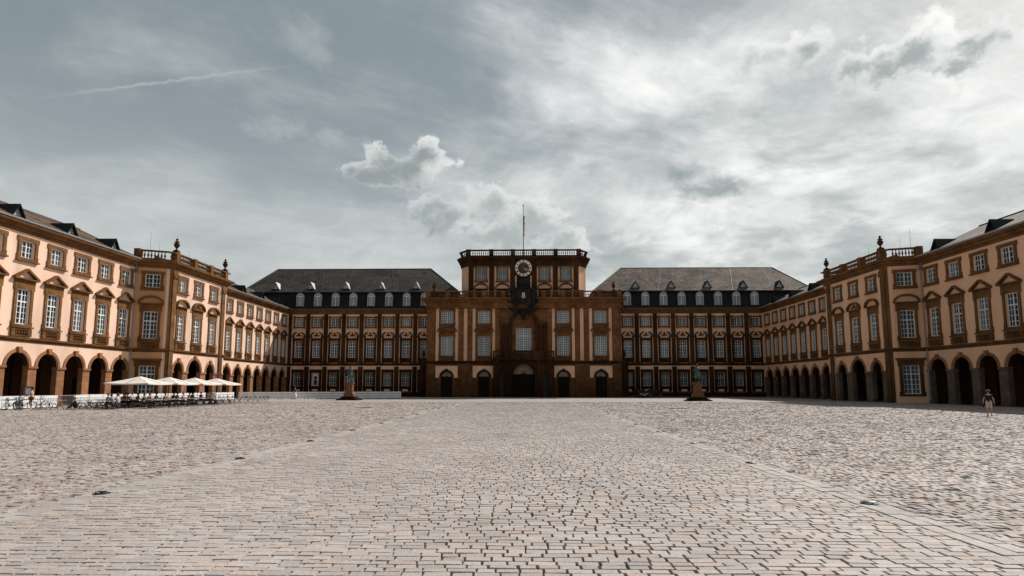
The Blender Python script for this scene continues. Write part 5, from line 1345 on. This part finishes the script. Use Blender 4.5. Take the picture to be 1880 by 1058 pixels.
# placed cumulus (azimuth/elevation in radians)
pe = vec(azn, m_('MULTIPLY', eln, 1.25), 2.2)
wpe = noise(pe, 9, 3, .5, 0, True)
pe2 = vadd(pe, wpe, .05)
wn1 = noise(pe2, 17, 7, .62, 0); wn2 = noise(pe2, 60, 4, .6, .0)
wsoft = noise(pe2, 11, 3, .5, 0)
wob = m_('ADD', m_('MULTIPLY', m_('SUBTRACT', wn1, .5), 4.6), m_('MULTIPLY', m_('SUBTRACT', wn2, .5), .9))
def cumulus(cin, blobs, bright, dark, dens=1.0, soft=.55, wk_=1.0, shift=.1):
    fld = None; lx = None
    for (px, py, rx, ry) in blobs:
        d = ray(px, py); a0 = math.atan2(d.x, d.y); e0 = math.asin(d.z)
        q = m_('DIVIDE', m_('SUBTRACT', azn, a0), rx/1150); w = m_('DIVIDE', m_('SUBTRACT', eln, e0), ry/1150)
        r2 = m_('ADD', m_('MULTIPLY', q, q), m_('MULTIPLY', w, w))
        f = m_('SUBTRACT', 1.0, m_('SQRT', r2)); f2 = m_('SUBTRACT', m_('SUBTRACT', f, m_('MULTIPLY', w, .33)), m_('MULTIPLY', q, .18))
        fld = f if fld is None else m_('SMOOTH_MAX', fld, f, .3)
        lx = f2 if lx is None else m_('SMOOTH_MAX', lx, f2, .3)
    ww = m_('MULTIPLY', wob, .62*wk_)
    fw = m_('ADD', m_('SUBTRACT', fld, shift), ww)
    mask = m_('MULTIPLY', sm(fw, .0, soft), dens)
    inner = sm(m_('ADD', lx, m_('ADD', m_('MULTIPLY', ww, .9), m_('MULTIPLY', m_('SUBTRACT', wsoft, .5), 1.5))), .02, 1.15)
    col = mixc(nt, inner, kc(bright), kc(dark))
    return mixc(nt, mask, cin, col)
c2 = cumulus(c1, [(750, 308, 95, 42), (780, 280, 45, 34), (690, 322, 75, 26)], (.76, .79, .78), (.31, .355, .355), 1, .3)
c2 = cumulus(c2, [(820, 395, 62, 46)], (.72, .75, .74), (.35, .40, .40), .95, .35)
c2 = cumulus(c2, [(905, 372, 60, 46), (975, 405, 80, 55), (1040, 445, 70, 40), (920, 430, 100, 45)], (.80, .82, .81), (.42, .465, .465), .95, .35)
c2 = cumulus(c2, [(1447, 468, 44, 15), (1250, 472, 32, 14)], (.66, .68, .67), (.50, .54, .54), .8, .3)
c2 = cumulus(c2, [(1590, 118, 110, 52), (1690, 95, 95, 62), (1780, 90, 70, 40), (1480, 90, 70, 36)], (1.02, 1.02, 1.0), (.38, .425, .425), .92, .6)
c2 = cumulus(c2, [(1400, 105, 75, 42)], (.92, .93, .92), (.48, .52, .52), .7, .6)
c2 = cumulus(c2, [(545, 70, 75, 62), (580, 95, 45, 40)], (.45, .49, .49), (.43, .47, .47), .6, 1.1, .8)
c2 = cumulus(c2, [(1320, 345, 120, 40), (1250, 320, 80, 30)], (.36, .41, .41), (.26, .315, .32), .75, .9, .9)
c2 = cumulus(c2, [(520, 235, 120, 30), (600, 255, 80, 26)], (.50, .54, .54), (.46, .5, .5), .6, 1.0, 1.0)
# contrail
a_, b_ = ray(40, 184), ray(500, 125); nrm = a_.cross(b_).normalized()
dtn = N(nt, 'ShaderNodeVectorMath', operation='DOT_PRODUCT'); L(nt, DIR, dtn.inputs[0]); dtn.inputs[1].default_value = tuple(nrm)
wobc = m_('MULTIPLY', m_('SUBTRACT', wn2, .5), .009)
dist = m_('ABSOLUTE', m_('ADD', dtn.outputs['Value'], wobc))
ct = m_('SUBTRACT', 1.0, sm(dist, .0003, .0032))
azl = math.atan2(a_.x, a_.y); azr = math.atan2(b_.x, b_.y)
ct = m_('MULTIPLY', ct, m_('MULTIPLY', sm(azn, azl-.01, azl+.14), m_('SUBTRACT', 1.0, sm(azn, azr-.12, azr+.08))))
c3 = mixc(nt, m_('MULTIPLY', ct, m_('ADD', .12, m_('MULTIPLY', wn1, .5))), c2, kc((.55, .58, .58)))
back = m_('ADD', BACK, m_('MULTIPLY', sm(dy, -.35, .5), 1.0-BACK))
over = m_('SUBTRACT', 1.0, m_('MULTIPLY', sm(eln, .62, 1.2), .4))
bo_ = m_('MULTIPLY', back, over)
c3 = mixc(nt, 1.0, c3, vec(bo_, bo_, bo_), 'MULTIPLY')
W.cycles.sampling_method = 'MANUAL'; W.cycles.sample_map_resolution = 256
L(nt, c3, bg.inputs['Color']); bg.inputs['Strength'].default_value = .1
SC.view_settings.view_transform = 'Standard'; SC.view_settings.look = 'None'; SC.view_settings.exposure = 0; SC.view_settings.gamma = 1
SC.cycles.max_bounces = 6; SC.cycles.diffuse_bounces = 3; SC.cycles.use_denoising = True
for o_ in list(bpy.data.objects):
    if o_.name.startswith('x'): bpy.data.objects.remove(o_)
